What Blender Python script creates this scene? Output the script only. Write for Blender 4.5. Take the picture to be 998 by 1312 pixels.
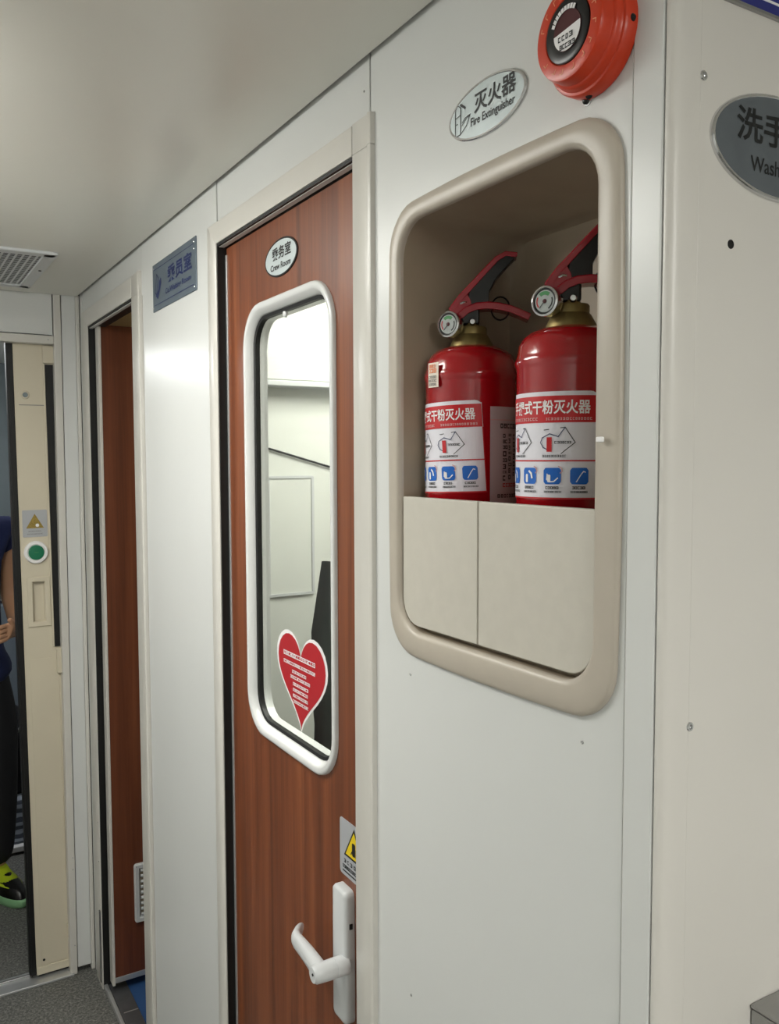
import bpy, bmesh, math, random
from mathutils import Matrix, Vector
random.seed(7)
for o in list(bpy.data.objects): bpy.data.objects.remove(o)
S = bpy.context.scene
COL = S.collection

# ---------------------------------------------------------------- camera
FOC, YAW, PITCH, ROLL = 1099.36, 0.535003, 0.061714, -0.0026038   # pixels (998 wide), radians
D = 0.57           # distance from the camera to the side wall (metres)
EYE = 1.7155       # camera height above the floor
CEIL = 2.239
YC = 0.50          # plane of the washroom wall (faces back down the corridor)
YE = 2.92          # plane of the cross wall with the sliding door
_f = Vector((math.sin(YAW)*math.cos(PITCH), math.cos(YAW)*math.cos(PITCH), -math.sin(PITCH)))
_r0 = Vector((math.cos(YAW), -math.sin(YAW), 0)); _u0 = _r0.cross(_f)
CR = _r0*math.cos(ROLL) + _u0*math.sin(ROLL); CU = -_r0*math.sin(ROLL) + _u0*math.cos(ROLL); CF = _f
cam = bpy.data.cameras.new('camera'); cam.sensor_fit = 'HORIZONTAL'; cam.sensor_width = 36
cam.lens = FOC/998*36; cam.clip_start = 0.01
camo = bpy.data.objects.new('camera', cam); COL.objects.link(camo)
camo.matrix_world = Matrix(((CR.x, CU.x, -CF.x, 0), (CR.y, CU.y, -CF.y, 0), (CR.z, CU.z, -CF.z, EYE), (0, 0, 0, 1)))
S.camera = camo

# ---------------------------------------------------------------- world and exposure
S.view_settings.view_transform = 'Standard'; S.view_settings.look = 'None'
S.view_settings.gamma = 1; S.view_settings.use_curve_mapping = False
S.view_settings.exposure = 0.08
wd = bpy.data.worlds.new('world'); S.world = wd; wd.use_nodes = True
wd.node_tree.nodes['Background'].inputs[0].default_value = (0.8, 0.85, 0.9, 1)
wd.node_tree.nodes['Background'].inputs[1].default_value = 0.3
LAMP_POWER = dict(corridor=16.0, rear_fill=25.0, crew=21.0, far=13.0, inner=5.0)     # emission strength of each lamp's diffuser

# ---------------------------------------------------------------- pixel -> place
def ray(x, y): return CR*((x-499)/FOC) - CU*((y-656)/FOC) + CF
def on_wall(x, y, off=0.0):            # (Y, Z) on the side wall, off = metres in front of it
    d = ray(x, y); t = (D-off)/d.x; return d.y*t, d.z*t + EYE
def on_cross(x, y, yp):                # (X, Z) on a plane across the corridor
    d = ray(x, y); t = yp/d.y; return d.x*t, d.z*t + EYE

# ---------------------------------------------------------------- materials
def lin(c): return tuple(((v/255)/12.92 if v/255 <= 0.04045 else ((v/255+0.055)/1.055)**2.4) for v in c)
def rgba(c): return (*lin(c), 1)
MATS = {}
def mat(name, col, rough=0.45, metal=0.0, spec=0.5, var=0.04, scale=14.0, bump=0.0, bscale=300.0, coat=0.0, emit=0.0, trans=0.0, ior=1.45, alpha=1.0):
    m = bpy.data.materials.new(name); m.use_nodes = True
    nt = m.node_tree; b = nt.nodes['Principled BSDF']
    b.inputs['Roughness'].default_value = rough; b.inputs['Metallic'].default_value = metal
    b.inputs['Specular IOR Level'].default_value = spec
    b.inputs['Coat Weight'].default_value = coat; b.inputs['Coat Roughness'].default_value = 0.08
    b.inputs['Transmission Weight'].default_value = trans; b.inputs['IOR'].default_value = ior
    geo = nt.nodes.new('ShaderNodeNewGeometry')
    if var > 0:
        n = nt.nodes.new('ShaderNodeTexNoise'); n.inputs['Scale'].default_value = scale; n.inputs['Detail'].default_value = 5
        nt.links.new(geo.outputs['Position'], n.inputs['Vector'])
        r = nt.nodes.new('ShaderNodeMapRange'); r.inputs['From Min'].default_value = 0.3; r.inputs['From Max'].default_value = 0.7
        r.inputs['To Min'].default_value = 1-var; r.inputs['To Max'].default_value = 1+var
        nt.links.new(n.outputs['Fac'], r.inputs['Value'])
        mx = nt.nodes.new('ShaderNodeVectorMath'); mx.operation = 'SCALE'
        mx.inputs[0].default_value = lin(col); nt.links.new(r.outputs['Result'], mx.inputs['Scale'])
        nt.links.new(mx.outputs['Vector'], b.inputs['Base Color'])
    else:
        b.inputs['Base Color'].default_value = rgba(col)
    if bump > 0:
        n2 = nt.nodes.new('ShaderNodeTexNoise'); n2.inputs['Scale'].default_value = bscale
        nt.links.new(geo.outputs['Position'], n2.inputs['Vector'])
        bp = nt.nodes.new('ShaderNodeBump'); bp.inputs['Strength'].default_value = bump; bp.inputs['Distance'].default_value = 0.002
        nt.links.new(n2.outputs['Fac'], bp.inputs['Height']); nt.links.new(bp.outputs['Normal'], b.inputs['Normal'])
    if emit > 0:
        b.inputs['Emission Color'].default_value = rgba(col); b.inputs['Emission Strength'].default_value = emit
    MATS[name] = m
    return m

def wood_mat(name, c1, c2, c3, rough=0.35):
    m = bpy.data.materials.new(name); m.use_nodes = True
    nt = m.node_tree; b = nt.nodes['Principled BSDF']
    geo = nt.nodes.new('ShaderNodeNewGeometry'); mp = nt.nodes.new('ShaderNodeMapping')
    mp.inputs['Scale'].default_value = (26, 26, 0.9); nt.links.new(geo.outputs['Position'], mp.inputs['Vector'])
    n = nt.nodes.new('ShaderNodeTexNoise'); n.inputs['Scale'].default_value = 1.0; n.inputs['Detail'].default_value = 5; n.inputs['Roughness'].default_value = 0.6; n.inputs['Distortion'].default_value = 0.5
    nt.links.new(mp.outputs['Vector'], n.inputs['Vector'])
    mp2 = nt.nodes.new('ShaderNodeMapping'); mp2.inputs['Scale'].default_value = (210, 210, 3.5); nt.links.new(geo.outputs['Position'], mp2.inputs['Vector'])
    n2 = nt.nodes.new('ShaderNodeTexNoise'); n2.inputs['Scale'].default_value = 1.0; n2.inputs['Detail'].default_value = 3
    nt.links.new(mp2.outputs['Vector'], n2.inputs['Vector'])
    ad = nt.nodes.new('ShaderNodeMath'); ad.operation = 'MULTIPLY_ADD'; ad.inputs[1].default_value = 0.28
    nt.links.new(n2.outputs['Fac'], ad.inputs[0]); nt.links.new(n.outputs['Fac'], ad.inputs[2])
    cr = nt.nodes.new('ShaderNodeValToRGB'); e = cr.color_ramp.elements
    e[0].position = 0.42; e[0].color = rgba(c1); e[1].position = 0.92; e[1].color = rgba(c3)
    k = e.new(0.66); k.color = rgba(c2)
    nt.links.new(ad.outputs[0], cr.inputs['Fac']); nt.links.new(cr.outputs['Color'], b.inputs['Base Color'])
    b.inputs['Roughness'].default_value = rough
    bp = nt.nodes.new('ShaderNodeBump'); bp.inputs['Strength'].default_value = 0.06; bp.inputs['Distance'].default_value = 0.001
    nt.links.new(n2.outputs['Fac'], bp.inputs['Height']); nt.links.new(bp.outputs['Normal'], b.inputs['Normal'])
    MATS[name] = m

def speckle_mat(name, base, light, dark, rough=0.6):
    m = bpy.data.materials.new(name); m.use_nodes = True
    nt = m.node_tree; b = nt.nodes['Principled BSDF']
    geo = nt.nodes.new('ShaderNodeNewGeometry')
    n = nt.nodes.new('ShaderNodeTexNoise'); n.inputs['Scale'].default_value = 120; n.inputs['Detail'].default_value = 6; n.inputs['Roughness'].default_value = 0.8
    nt.links.new(geo.outputs['Position'], n.inputs['Vector'])
    cr = nt.nodes.new('ShaderNodeValToRGB'); e = cr.color_ramp.elements
    e[0].position = 0.36; e[0].color = rgba(dark); e[1].position = 0.66; e[1].color = rgba(light)
    k = e.new(0.5); k.color = rgba(base)
    nt.links.new(n.outputs['Fac'], cr.inputs['Fac']); nt.links.new(cr.outputs['Color'], b.inputs['Base Color'])
    b.inputs['Roughness'].default_value = rough
    bp = nt.nodes.new('ShaderNodeBump'); bp.inputs['Strength'].default_value = 0.25; bp.inputs['Distance'].default_value = 0.002
    nt.links.new(n.outputs['Fac'], bp.inputs['Height']); nt.links.new(bp.outputs['Normal'], b.inputs['Normal'])
    MATS[name] = m

def stripe_mat(name, c1, c2):
    m = bpy.data.materials.new(name); m.use_nodes = True
    nt = m.node_tree; b = nt.nodes['Principled BSDF']
    geo = nt.nodes.new('ShaderNodeNewGeometry'); w = nt.nodes.new('ShaderNodeTexWave')
    w.bands_direction = 'Z'; w.inputs['Scale'].default_value = 9; w.inputs['Distortion'].default_value = 4; w.inputs['Detail'].default_value = 2
    nt.links.new(geo.outputs['Position'], w.inputs['Vector'])
    cr = nt.nodes.new('ShaderNodeValToRGB'); e = cr.color_ramp.elements
    e[0].position = 0.4; e[0].color = rgba(c1); e[1].position = 0.62; e[1].color = rgba(c2)
    nt.links.new(w.outputs['Fac'], cr.inputs['Fac']); nt.links.new(cr.outputs['Color'], b.inputs['Base Color'])
    b.inputs['Roughness'].default_value = 0.6
    MATS[name] = m

mat('white_panel', (212, 213, 211), rough=0.30, var=0.012, scale=5)
mat('wash_panel', (212, 208, 202), rough=0.33, var=0.015, scale=6, bump=0.02, bscale=900)
mat('ceiling_paint', (227, 225, 216), rough=0.30, var=0.012, scale=3)
mat('frame_paint', (206, 203, 196), rough=0.28, var=0.02, scale=9)
mat('white_plastic', (204, 206, 207), rough=0.30, var=0.015)
mat('window_white', (214, 215, 214), rough=0.22, var=0.01)
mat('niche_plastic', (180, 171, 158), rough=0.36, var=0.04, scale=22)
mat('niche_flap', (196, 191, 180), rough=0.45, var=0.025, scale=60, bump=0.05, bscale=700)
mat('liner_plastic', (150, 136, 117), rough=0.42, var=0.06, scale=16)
mat('black_rubber', (14, 14, 14), rough=0.5, var=0.0)
mat('dark_gap', (20, 19, 18), rough=0.8, var=0.0)
mat('chrome', (215, 215, 216), rough=0.16, metal=1.0, var=0.0)
mat('steel', (168, 168, 167), rough=0.32, metal=1.0, var=0.05, scale=40)
mat('aluminium', (205, 206, 206), rough=0.38, metal=0.7, var=0.03)
mat('threshold_metal', (126, 128, 131), rough=0.42, metal=0.8, var=0.08, scale=30)
mat('oval_silver', (196, 206, 207), rough=0.34, metal=0.25, var=0.03, scale=30)
mat('oval_dark', (96, 102, 107), rough=0.45, metal=0.2, var=0.10, scale=22)
mat('plate_blue', (101, 113, 124), rough=0.38, metal=0.3, var=0.07, scale=18)
mat('ink_black', (18, 20, 22), rough=0.5, var=0.0)
mat('ink_blue', (26, 40, 92), rough=0.45, var=0.0)
mat('ink_red', (176, 28, 34), rough=0.5, var=0.0)
mat('ink_white', (236, 234, 234), rough=0.45, var=0.0)
mat('ink_pink', (206, 160, 160), rough=0.5, var=0.0)
mat('alarm_red', (198, 58, 28), rough=0.30, var=0.06, scale=40)
mat('alarm_mark', (232, 158, 120), rough=0.5, var=0.0)
mat('maroon', (72, 20, 26), rough=0.3, var=0.0)
mat('extinguisher_red', (156, 12, 22), rough=0.11, var=0.02, coat=0.6)
mat('handle_red', (150, 22, 38), rough=0.26, var=0.03, coat=0.4)
mat('black_plastic', (16, 15, 15), rough=0.28, var=0.0)
mat('brass', (132, 117, 74), rough=0.45, metal=0.75, var=0.10, scale=60)
mat('label_white', (224, 222, 230), rough=0.40, var=0.01)
mat('label_red', (190, 26, 34), rough=0.38, var=0.02)
mat('label_grey', (190, 182, 184), rough=0.45, var=0.03)
mat('icon_blue', (14, 98, 192), rough=0.4, var=0.0)
mat('sticker_cream', (226, 214, 200), rough=0.5, var=0.02)
mat('sticker_orange', (224, 128, 80), rough=0.5, var=0.03)
mat('dial_grey', (168, 174, 172), rough=0.2, var=0.1, scale=200)
mat('gauge_green', (70, 140, 84), rough=0.4, var=0.0)
mat('heart_red', (178, 28, 38), rough=0.35, var=0.02)
mat('sign_blue', (30, 38, 120), rough=0.4, var=0.02)
mat('grey_label', (172, 174, 178), rough=0.4, var=0.02)
mat('worn_yellow', (146, 124, 56), rough=0.6, var=0.35, scale=240)
mat('yellow', (230, 200, 20), rough=0.45, var=0.02)
mat('green_button', (18, 112, 78), rough=0.35, var=0.02)
mat('beige_door', (206, 197, 176), rough=0.35, var=0.02, scale=7)
mat('beige_ceiling', (196, 170, 128), rough=0.5, var=0.03)
mat('blue_mat', (46, 82, 132), rough=0.6, var=0.05)
mat('room_white', (222, 224, 218), rough=0.40, var=0.01)
mat('dark_reflection', (66, 74, 70), rough=0.85, var=0.10, scale=30)  # dark tone of the glass reflection, given to the coat shape
mat('navy', (30, 40, 84), rough=0.8, var=0.08, scale=40)
mat('skin', (196, 150, 118), rough=0.5, var=0.04)
mat('hair', (22, 18, 16), rough=0.6, var=0.05)
mat('trousers', (22, 22, 25), rough=0.8, var=0.08)
mat('lime', (176, 196, 30), rough=0.5, var=0.08)
mat('sole_green', (140, 190, 140), rough=0.5, var=0.03)
mat('seat_grey', (124, 134, 144), rough=0.35, var=0.03)
mat('mid_grey', (128, 126, 122), rough=0.6, var=0.04)
mat('cool_grey', (120, 130, 134), rough=0.45, var=0.04)
mat('lamp_glass', (250, 250, 244), rough=0.4, var=0.0, emit=LAMP_POWER['corridor'])
mat('rear_fill_glow', (250, 250, 244), rough=0.4, var=0.0, emit=LAMP_POWER['rear_fill'])
mat('lamp_glass_crew', (250, 250, 240), rough=0.4, var=0.0, emit=LAMP_POWER['crew'])
mat('lamp_glass_inner', (250, 240, 222), rough=0.4, var=0.0, emit=LAMP_POWER['inner'])
mat('lamp_glass_far', (244, 248, 250), rough=0.4, var=0.0, emit=LAMP_POWER['far'])
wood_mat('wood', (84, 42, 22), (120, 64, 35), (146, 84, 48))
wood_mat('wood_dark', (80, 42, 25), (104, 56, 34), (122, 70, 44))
speckle_mat('floor_grey', (96, 96, 92), (150, 149, 143), (56, 56, 54))
stripe_mat('striped_cloth', (70, 76, 88), (168, 176, 190))
g = bpy.data.materials.new('glass'); g.use_nodes = True; nt = g.node_tree
pb = nt.nodes['Principled BSDF']; nt.nodes.remove(pb)
tr = nt.nodes.new('ShaderNodeBsdfTransparent'); tr.inputs[0].default_value = (0.97, 0.98, 0.97, 1)
gl = nt.nodes.new('ShaderNodeBsdfGlossy'); gl.inputs['Roughness'].default_value = 0.02
fr = nt.nodes.new('ShaderNodeFresnel'); fr.inputs[0].default_value = 1.45
gg = nt.nodes.new('ShaderNodeNewGeometry'); sb = nt.nodes.new('ShaderNodeMath'); sb.operation = 'SUBTRACT'; sb.inputs[0].default_value = 1.0   # reflect on the outer face only
ml = nt.nodes.new('ShaderNodeMath'); ml.operation = 'MULTIPLY'; nt.links.new(gg.outputs['Backfacing'], sb.inputs[1]); nt.links.new(sb.outputs[0], ml.inputs[0]); nt.links.new(fr.outputs[0], ml.inputs[1])
mx = nt.nodes.new('ShaderNodeMixShader'); nt.links.new(ml.outputs[0], mx.inputs[0]); nt.links.new(tr.outputs[0], mx.inputs[1]); nt.links.new(gl.outputs[0], mx.inputs[2])
nt.links.new(mx.outputs[0], nt.nodes['Material Output'].inputs[0]); MATS['glass'] = g

# ---------------------------------------------------------------- mesh building
def rr(u0, u1, v0, v1, r, seg=7, bow=0.0):
    """rounded rectangle, counter-clockwise; bow pushes the edge middles outwards"""
    pts = []
    for cx, cy, a0 in ((u1-r, v1-r, 0), (u0+r, v1-r, 90), (u0+r, v0+r, 180), (u1-r, v0+r, 270)):
        for k in range(seg+1):
            a = math.radians(a0 + 90*k/seg); pts.append((cx+r*math.cos(a), cy+r*math.sin(a)))
    if bow:
        cu, cv, hu, hv = (u0+u1)/2, (v0+v1)/2, (u1-u0)/2, (v1-v0)/2
        full = []
        for i, p in enumerate(pts):                    # extra points on the straight edges so that they can bow
            q = pts[(i+1) % len(pts)]; full.append(p)
            L = math.hypot(q[0]-p[0], q[1]-p[1])
            if L > r*0.6:
                for k in range(1, 8): full.append((p[0]+(q[0]-p[0])*k/8, p[1]+(q[1]-p[1])*k/8))
        pts = [(cu+(x-cu)*(1+bow/hu*max(0, 1-((y-cv)/hv)**2)), cv+(y-cv)*(1+bow/hv*max(0, 1-((x-cu)/hu)**2))) for x, y in full]
    return pts
def ellipse(cx, cy, a, b, n=48): return [(cx+a*math.cos(2*math.pi*k/n), cy+b*math.sin(2*math.pi*k/n)) for k in range(n)]
def offset(pts, d):
    out = []; n = len(pts)
    for i in range(n):
        a, b, c = Vector(pts[i-1]), Vector(pts[i]), Vector(pts[(i+1) % n])
        t1 = b-a; t2 = c-b
        n1 = Vector((t1.y, -t1.x)); n2 = Vector((t2.y, -t2.x))
        if n1.length > 1e-9: n1.normalize()
        if n2.length > 1e-9: n2.normalize()
        m = n1+n2
        if m.length < 1e-9: m = n1
        m.normalize(); k = max(0.5, m.dot(n1)); out.append((b.x+m.x*d/k, b.y+m.y*d/k))
    return out

STUFF = {'diagram', 'pictogram', 'pictogram_figure', 'pictogram_hand', 'ring_marks', 'small_print', 'side_print', 'sticker_print', 'print', 'dial_print', 'arc_print'}
class MB:
    def __init__(s): s.v = []; s.f = []
    def quad(s, *ps):
        b = len(s.v); s.v += [tuple(p) for p in ps]; s.f.append(tuple(range(b, b+len(ps)))); return s
    def box(s, x0, x1, y0, y1, z0, z1):
        b = len(s.v)
        x0, x1 = sorted((x0, x1)); y0, y1 = sorted((y0, y1)); z0, z1 = sorted((z0, z1))
        s.v += [(x0, y0, z0), (x1, y0, z0), (x1, y1, z0), (x0, y1, z0), (x0, y0, z1), (x1, y0, z1), (x1, y1, z1), (x0, y1, z1)]
        s.f += [tuple(b+i for i in q) for q in ((0, 3, 2, 1), (4, 5, 6, 7), (0, 1, 5, 4), (1, 2, 6, 5), (2, 3, 7, 6), (3, 0, 4, 7))]; return s
    def loft(s, rings, cap0=True, cap1=True):
        """rings of equal length; consecutive rings joined"""
        b = len(s.v); n = len(rings[0])
        for r in rings: s.v += [tuple(p) for p in r]
        for k in range(len(rings)-1):
            for i in range(n):
                j = (i+1) % n; s.f.append((b+k*n+i, b+k*n+j, b+(k+1)*n+j, b+(k+1)*n+i))
        if cap0: s.f.append(tuple(b+i for i in reversed(range(n))))
        if cap1: s.f.append(tuple(b+(len(rings)-1)*n+i for i in range(n)))
        return s
    def prism(s, pts, n0, n1): return s.loft([[(x, y, n0) for x, y in pts], [(x, y, n1) for x, y in pts]])
    def ring(s, pts, prof, closed=True):
        """sweep a profile [(outward offset, height)] round an outline"""
        rings = [[(x, y, h) for x, y in offset(pts, d)] for d, h in prof]
        if closed: rings.append(rings[0])
        return s.loft(rings, False, False)
    def lathe(s, prof, seg=32, axis='z', c=(0, 0, 0), cap=True):
        rings = []
        for r, h in prof:
            ring = []
            for k in range(seg):
                a = 2*math.pi*k/seg; x, y = r*math.cos(a), r*math.sin(a)
                p = (x, y, h) if axis == 'z' else ((x, -h, y) if axis == '-y' else (h, x, y))
                ring.append((p[0]+c[0], p[1]+c[1], p[2]+c[2]))
            rings.append(ring)
        return s.loft(rings, cap, cap)
    def tube(s, pts, rad, seg=10, flat=1.0):
        P = [Vector(p) for p in pts]; rings = []; up = Vector((0, 0, 1)); n = len(P)
        R = rad if isinstance(rad, (list, tuple)) else [rad]*n
        for i in range(n):
            t = (P[min(i+1, n-1)]-P[max(i-1, 0)]).normalized()
            a = t.cross(up)
            if a.length < 1e-3: a = t.cross(Vector((1, 0, 0)))
            a.normalize(); b = a.cross(t).normalized(); up = b
            rings.append([P[i]+a*R[i]*math.cos(2*math.pi*k/seg)+b*R[i]*flat*math.sin(2*math.pi*k/seg) for k in range(seg)])
        return s.loft(rings)
    def ball(s, c, r, seg=16, sc=(1, 1, 1)):
        rings = []
        for i in range(seg//2+1):
            a = -math.pi/2+math.pi*i/(seg//2); q = max(0.02, math.cos(a))
            rings.append([(c[0]+r*sc[0]*q*math.cos(2*math.pi*k/seg), c[1]+r*sc[1]*q*math.sin(2*math.pi*k/seg), c[2]+r*sc[2]*math.sin(a)) for k in range(seg)])
        return s.loft(rings)
    def slab(s, us, vs, holes, n0, n1):
        """flat slab with rectangular holes: us, vs outer range"""
        cu = sorted({*us, *[h[0] for h in holes], *[h[1] for h in holes]}); cv = sorted({*vs, *[h[2] for h in holes], *[h[3] for h in holes]})
        inside = lambda a, b: us[0]-1e-9 <= a <= us[1]+1e-9 and vs[0]-1e-9 <= b <= vs[1]+1e-9 and not any(h[0] < a < h[1] and h[2] < b < h[3] for h in holes)
        for i in range(len(cu)-1):
            for j in range(len(cv)-1):
                if not inside((cu[i]+cu[i+1])/2, (cv[j]+cv[j+1])/2): continue
                a, b, c, d = cu[i], cu[i+1], cv[j], cv[j+1]
                s.quad((a, c, n1), (b, c, n1), (b, d, n1), (a, d, n1)); s.quad((a, c, n0), (a, d, n0), (b, d, n0), (b, c, n0))
                for (x0, y0, x1, y1, mx_, my_) in ((a, c, b, c, (a+b)/2, c-1e-5), (b, c, b, d, b+1e-5, (c+d)/2), (b, d, a, d, (a+b)/2, d+1e-5), (a, d, a, c, a-1e-5, (c+d)/2)):
                    if not inside(mx_, my_): s.quad((x0, y0, n0), (x1, y1, n0), (x1, y1, n1), (x0, y0, n1))
        return s
    def build(s, name, m, parent=None, smooth=None, bevel=None, segs=2, mw=None):
        me = bpy.data.meshes.new(name); me.from_pydata([tuple(map(float, p)) for p in s.v], [], s.f); me.validate()
        bm = bmesh.new(); bm.from_mesh(me); bmesh.ops.remove_doubles(bm, verts=bm.verts, dist=1e-6); bmesh.ops.recalc_face_normals(bm, faces=bm.faces); bm.to_mesh(me); bm.free()
        o = bpy.data.objects.new(name, me); COL.objects.link(o)
        me.materials.append(MATS[m])
        if parent: o.parent = parent
        if mw: o.matrix_world = mw
        if smooth or bevel:
            me.shade_smooth(); me.set_sharp_from_angle(angle=math.radians(smooth or 35))
        if bevel:
            b = o.modifiers.new('bevel', 'BEVEL'); b.width = bevel; b.segments = segs; b.limit_method = 'ANGLE'; b.angle_limit = math.radians(35); b.harden_normals = True
        if name in STUFF: o['kind'] = 'stuff'
        return o

def tag(o, label=None, cat=None, group=None, kind=None):
    if label: o['label'] = label
    if cat: o['category'] = cat
    if group: o['group'] = group
    if kind: o['kind'] = kind
    return o
def empty(name, mw=None, loc=None, rz=0.0):
    o = bpy.data.objects.new(name, None); o.empty_display_size = 0.05; COL.objects.link(o)
    if mw is not None: o.matrix_world = mw
    elif loc is not None: o.location = loc; o.rotation_euler = (0, 0, rz)
    return o
def fw(y, z, off=0.0):          # side-wall frame: u to the right (-Y), v up, n out into the corridor (-X)
    return Matrix(((0, 0, -1, D-off), (-1, 0, 0, y), (0, 1, 0, z), (0, 0, 0, 1)))
def fc(x, z, yp):               # cross-wall frame: u to the right (+X), v up, n towards the camera (-Y)
    return Matrix(((1, 0, 0, x), (0, 0, -1, yp), (0, 1, 0, z), (0, 0, 0, 1)))

def text_mb(body, size, bold=0.0, sx=1.0, cx=0.0, cy=0.0, n=0.0006, space=1.0, width=None):
    cu = bpy.data.curves.new('lettering', 'FONT'); cu.body = body; cu.size = size; cu.align_x = 'CENTER'; cu.align_y = 'CENTER'
    cu.offset = bold; cu.space_character = space; cu.resolution_u = 3
    o = bpy.data.objects.new('lettering', cu); COL.objects.link(o)
    dg = bpy.context.evaluated_depsgraph_get(); dg.update()
    me = bpy.data.meshes.new_from_object(o.evaluated_get(dg))
    mb = MB(); xs = [v.co.x for v in me.vertices] or [0]; ys = [v.co.y for v in me.vertices] or [0]
    mxm, mym = (min(xs)+max(xs))/2, (min(ys)+max(ys))/2
    if width: sx = width/max(1e-6, max(xs)-min(xs))
    mb.v = [((v.co.x-mxm)*sx+cx, v.co.y-mym+cy, n) for v in me.vertices]; mb.f = [tuple(p.vertices) for p in me.polygons]
    bpy.data.objects.remove(o); bpy.data.curves.remove(cu); bpy.data.meshes.remove(me)
    return mb
def join(*mbs):
    r = MB()
    for m in mbs:
        b = len(r.v); r.v += m.v; r.f += [tuple(b+i for i in f) for f in m.f]
    return r
def marks(u0, u1, v, h, n, rnd, gap=0.35, mb=None):
    """a row of tiny glyph-like marks standing for print too small to read"""
    mb = mb or MB(); u = u0
    while u < u1-h*0.3:
        w = h*rnd.uniform(0.55, 0.95)
        if u+w > u1: break
        k = rnd.random()
        mb.quad((u, v, n), (u+w, v, n), (u+w, v+h*0.22, n), (u, v+h*0.22, n))
        mb.quad((u, v+h*0.72, n), (u+w, v+h*0.72, n), (u+w, v+h*0.94, n), (u, v+h*0.94, n))
        if k < 0.7: mb.quad((u, v+h*0.22, n), (u+w*0.25, v+h*0.22, n), (u+w*0.25, v+h*0.72, n), (u, v+h*0.72, n))
        if k > 0.25: mb.quad((u+w*0.7, v+h*0.22, n), (u+w, v+h*0.22, n), (u+w, v+h*0.72, n), (u+w*0.7, v+h*0.72, n))
        if k > 0.5: mb.quad((u+w*0.2, v+h*0.4, n), (u+w*0.8, v+h*0.4, n), (u+w*0.8, v+h*0.56, n), (u+w*0.2, v+h*0.56, n))
        u += w+h*gap
    return mb
def stroke(pts, w, n, mb=None):
    """flat polyline stroke in the u,v plane"""
    mb = mb or MB()
    for a, b in zip(pts, pts[1:]):
        dx, dy = b[0]-a[0], b[1]-a[1]; L = math.hypot(dx, dy) or 1e-6; px, py = -dy/L*w/2, dx/L*w/2; ex, ey = dx/L*w*0.3, dy/L*w*0.3
        mb.quad((a[0]-ex-px, a[1]-ey-py, n), (b[0]+ex-px, b[1]+ey-py, n), (b[0]+ex+px, b[1]+ey+py, n), (a[0]-ex+px, a[1]-ey+py, n))
    return mb
def flat(pts, n): m = MB(); m.quad(*[(x, y, n) for x, y in pts]); return m

# ================================================================ THE SETTING
XL, YB = -0.75, -2.0          # far side of the corridor and the end behind the camera
# floor and ceiling
tag(MB().box(XL, D+0.02, YB, 6.0, -0.05, 0.0).build('floor', 'floor_grey'), 'dark grey speckled vinyl floor of the corridor', 'floor', kind='structure')
tag(MB().box(XL, D-0.006, YB, YE-0.002, CEIL, CEIL+0.03).build('ceiling', 'ceiling_paint', bevel=0.004), 'smooth off-white metal ceiling over the corridor', 'ceiling', kind='structure')
tag(MB().box(XL, D+1.2, YB, 6.0, CEIL+0.06, CEIL+0.08).build('ceiling', 'dark_gap'), 'dark roof void above the corridor ceiling', 'ceiling', kind='structure')
tag(MB().box(XL-0.04, XL, YB, 6.0, 0, CEIL+0.06).build('wall_left', 'white_panel'), 'plain white wall on the far side of the corridor, out of frame', 'wall', kind='structure')
tag(MB().box(XL, 1.8, YB-0.04, YB, 0, CEIL+0.06).build('wall_back', 'white_panel'), 'plain white wall behind the viewer, out of frame', 'wall', kind='structure')
tag(MB().box(D+0.02, 1.8, YB, YC+0.04, -0.05, 0.0).build('floor', 'floor_grey'), 'dark grey floor of the recess before the washroom wall', 'floor', kind='structure')
tag(MB().box(1.8, 1.84, YB, YC+0.04, 0, CEIL+0.06).build('wall_recess', 'white_panel'), 'plain white wall closing the recess, out of frame', 'wall', kind='structure')
tag(MB().box(D-0.006, 1.8, YB, YC-0.01, CEIL, CEIL+0.03).build('ceiling', 'ceiling_paint'), 'off-white ceiling over the recess before the washroom wall', 'ceiling', kind='structure')

# ---- side wall panels (local frame at Y=0,Z=0: u=-Y)
WR = tag(empty('wall_right', fw(0, 0)), 'white panelled corridor wall with the fire extinguisher niche', 'wall', kind='structure')
TOP = CEIL+0.03
NO = (0.585, 0.930, 1.500, 2.006)                    # niche opening Y0,Y1,Z0,Z1
D1 = (1.051, 1.603, 0.0, 2.126)                      # crew room doorway
D2 = (2.243, 2.784, 0.0, 2.127)                      # second doorway
def panel(name, y0, y1, z0, z1, holes=(), m='white_panel', n1=0.0, bev=0.0012):
    return MB().slab((-y1, -y0), (z0, z1), [(-h[1], -h[0], h[2], h[3]) for h in holes], -0.012, n1).build(name, m, WR, bevel=bev)
panel('panel', 0.5475, 1.0075, 0, TOP, [(NO[0]-0.005, NO[1]+0.005, NO[2]-0.006, NO[3]+0.005)])
panel('panel', 1.0125, 1.606, 2.12, TOP, n1=-0.001)
panel('panel', 1.609, 2.152, 0, TOP)
panel('panel', 2.156, 2.872, 2.12, TOP, n1=-0.001)
panel('panel', 2.875, 2.915, 0, TOP, n1=0.0)
# carcass behind the panels
cm = MB().slab((-2.96, -0.53), (0, TOP), [(-NO[1]-0.01, -NO[0]+0.014, NO[2]-0.018, NO[3]+0.012), (-D1[1], -D1[0], -1, D1[3]), (-D2[1], -D2[0], -1, D2[3])], -0.032, -0.014)
cm.build('carcass', 'dark_gap', WR)
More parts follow.
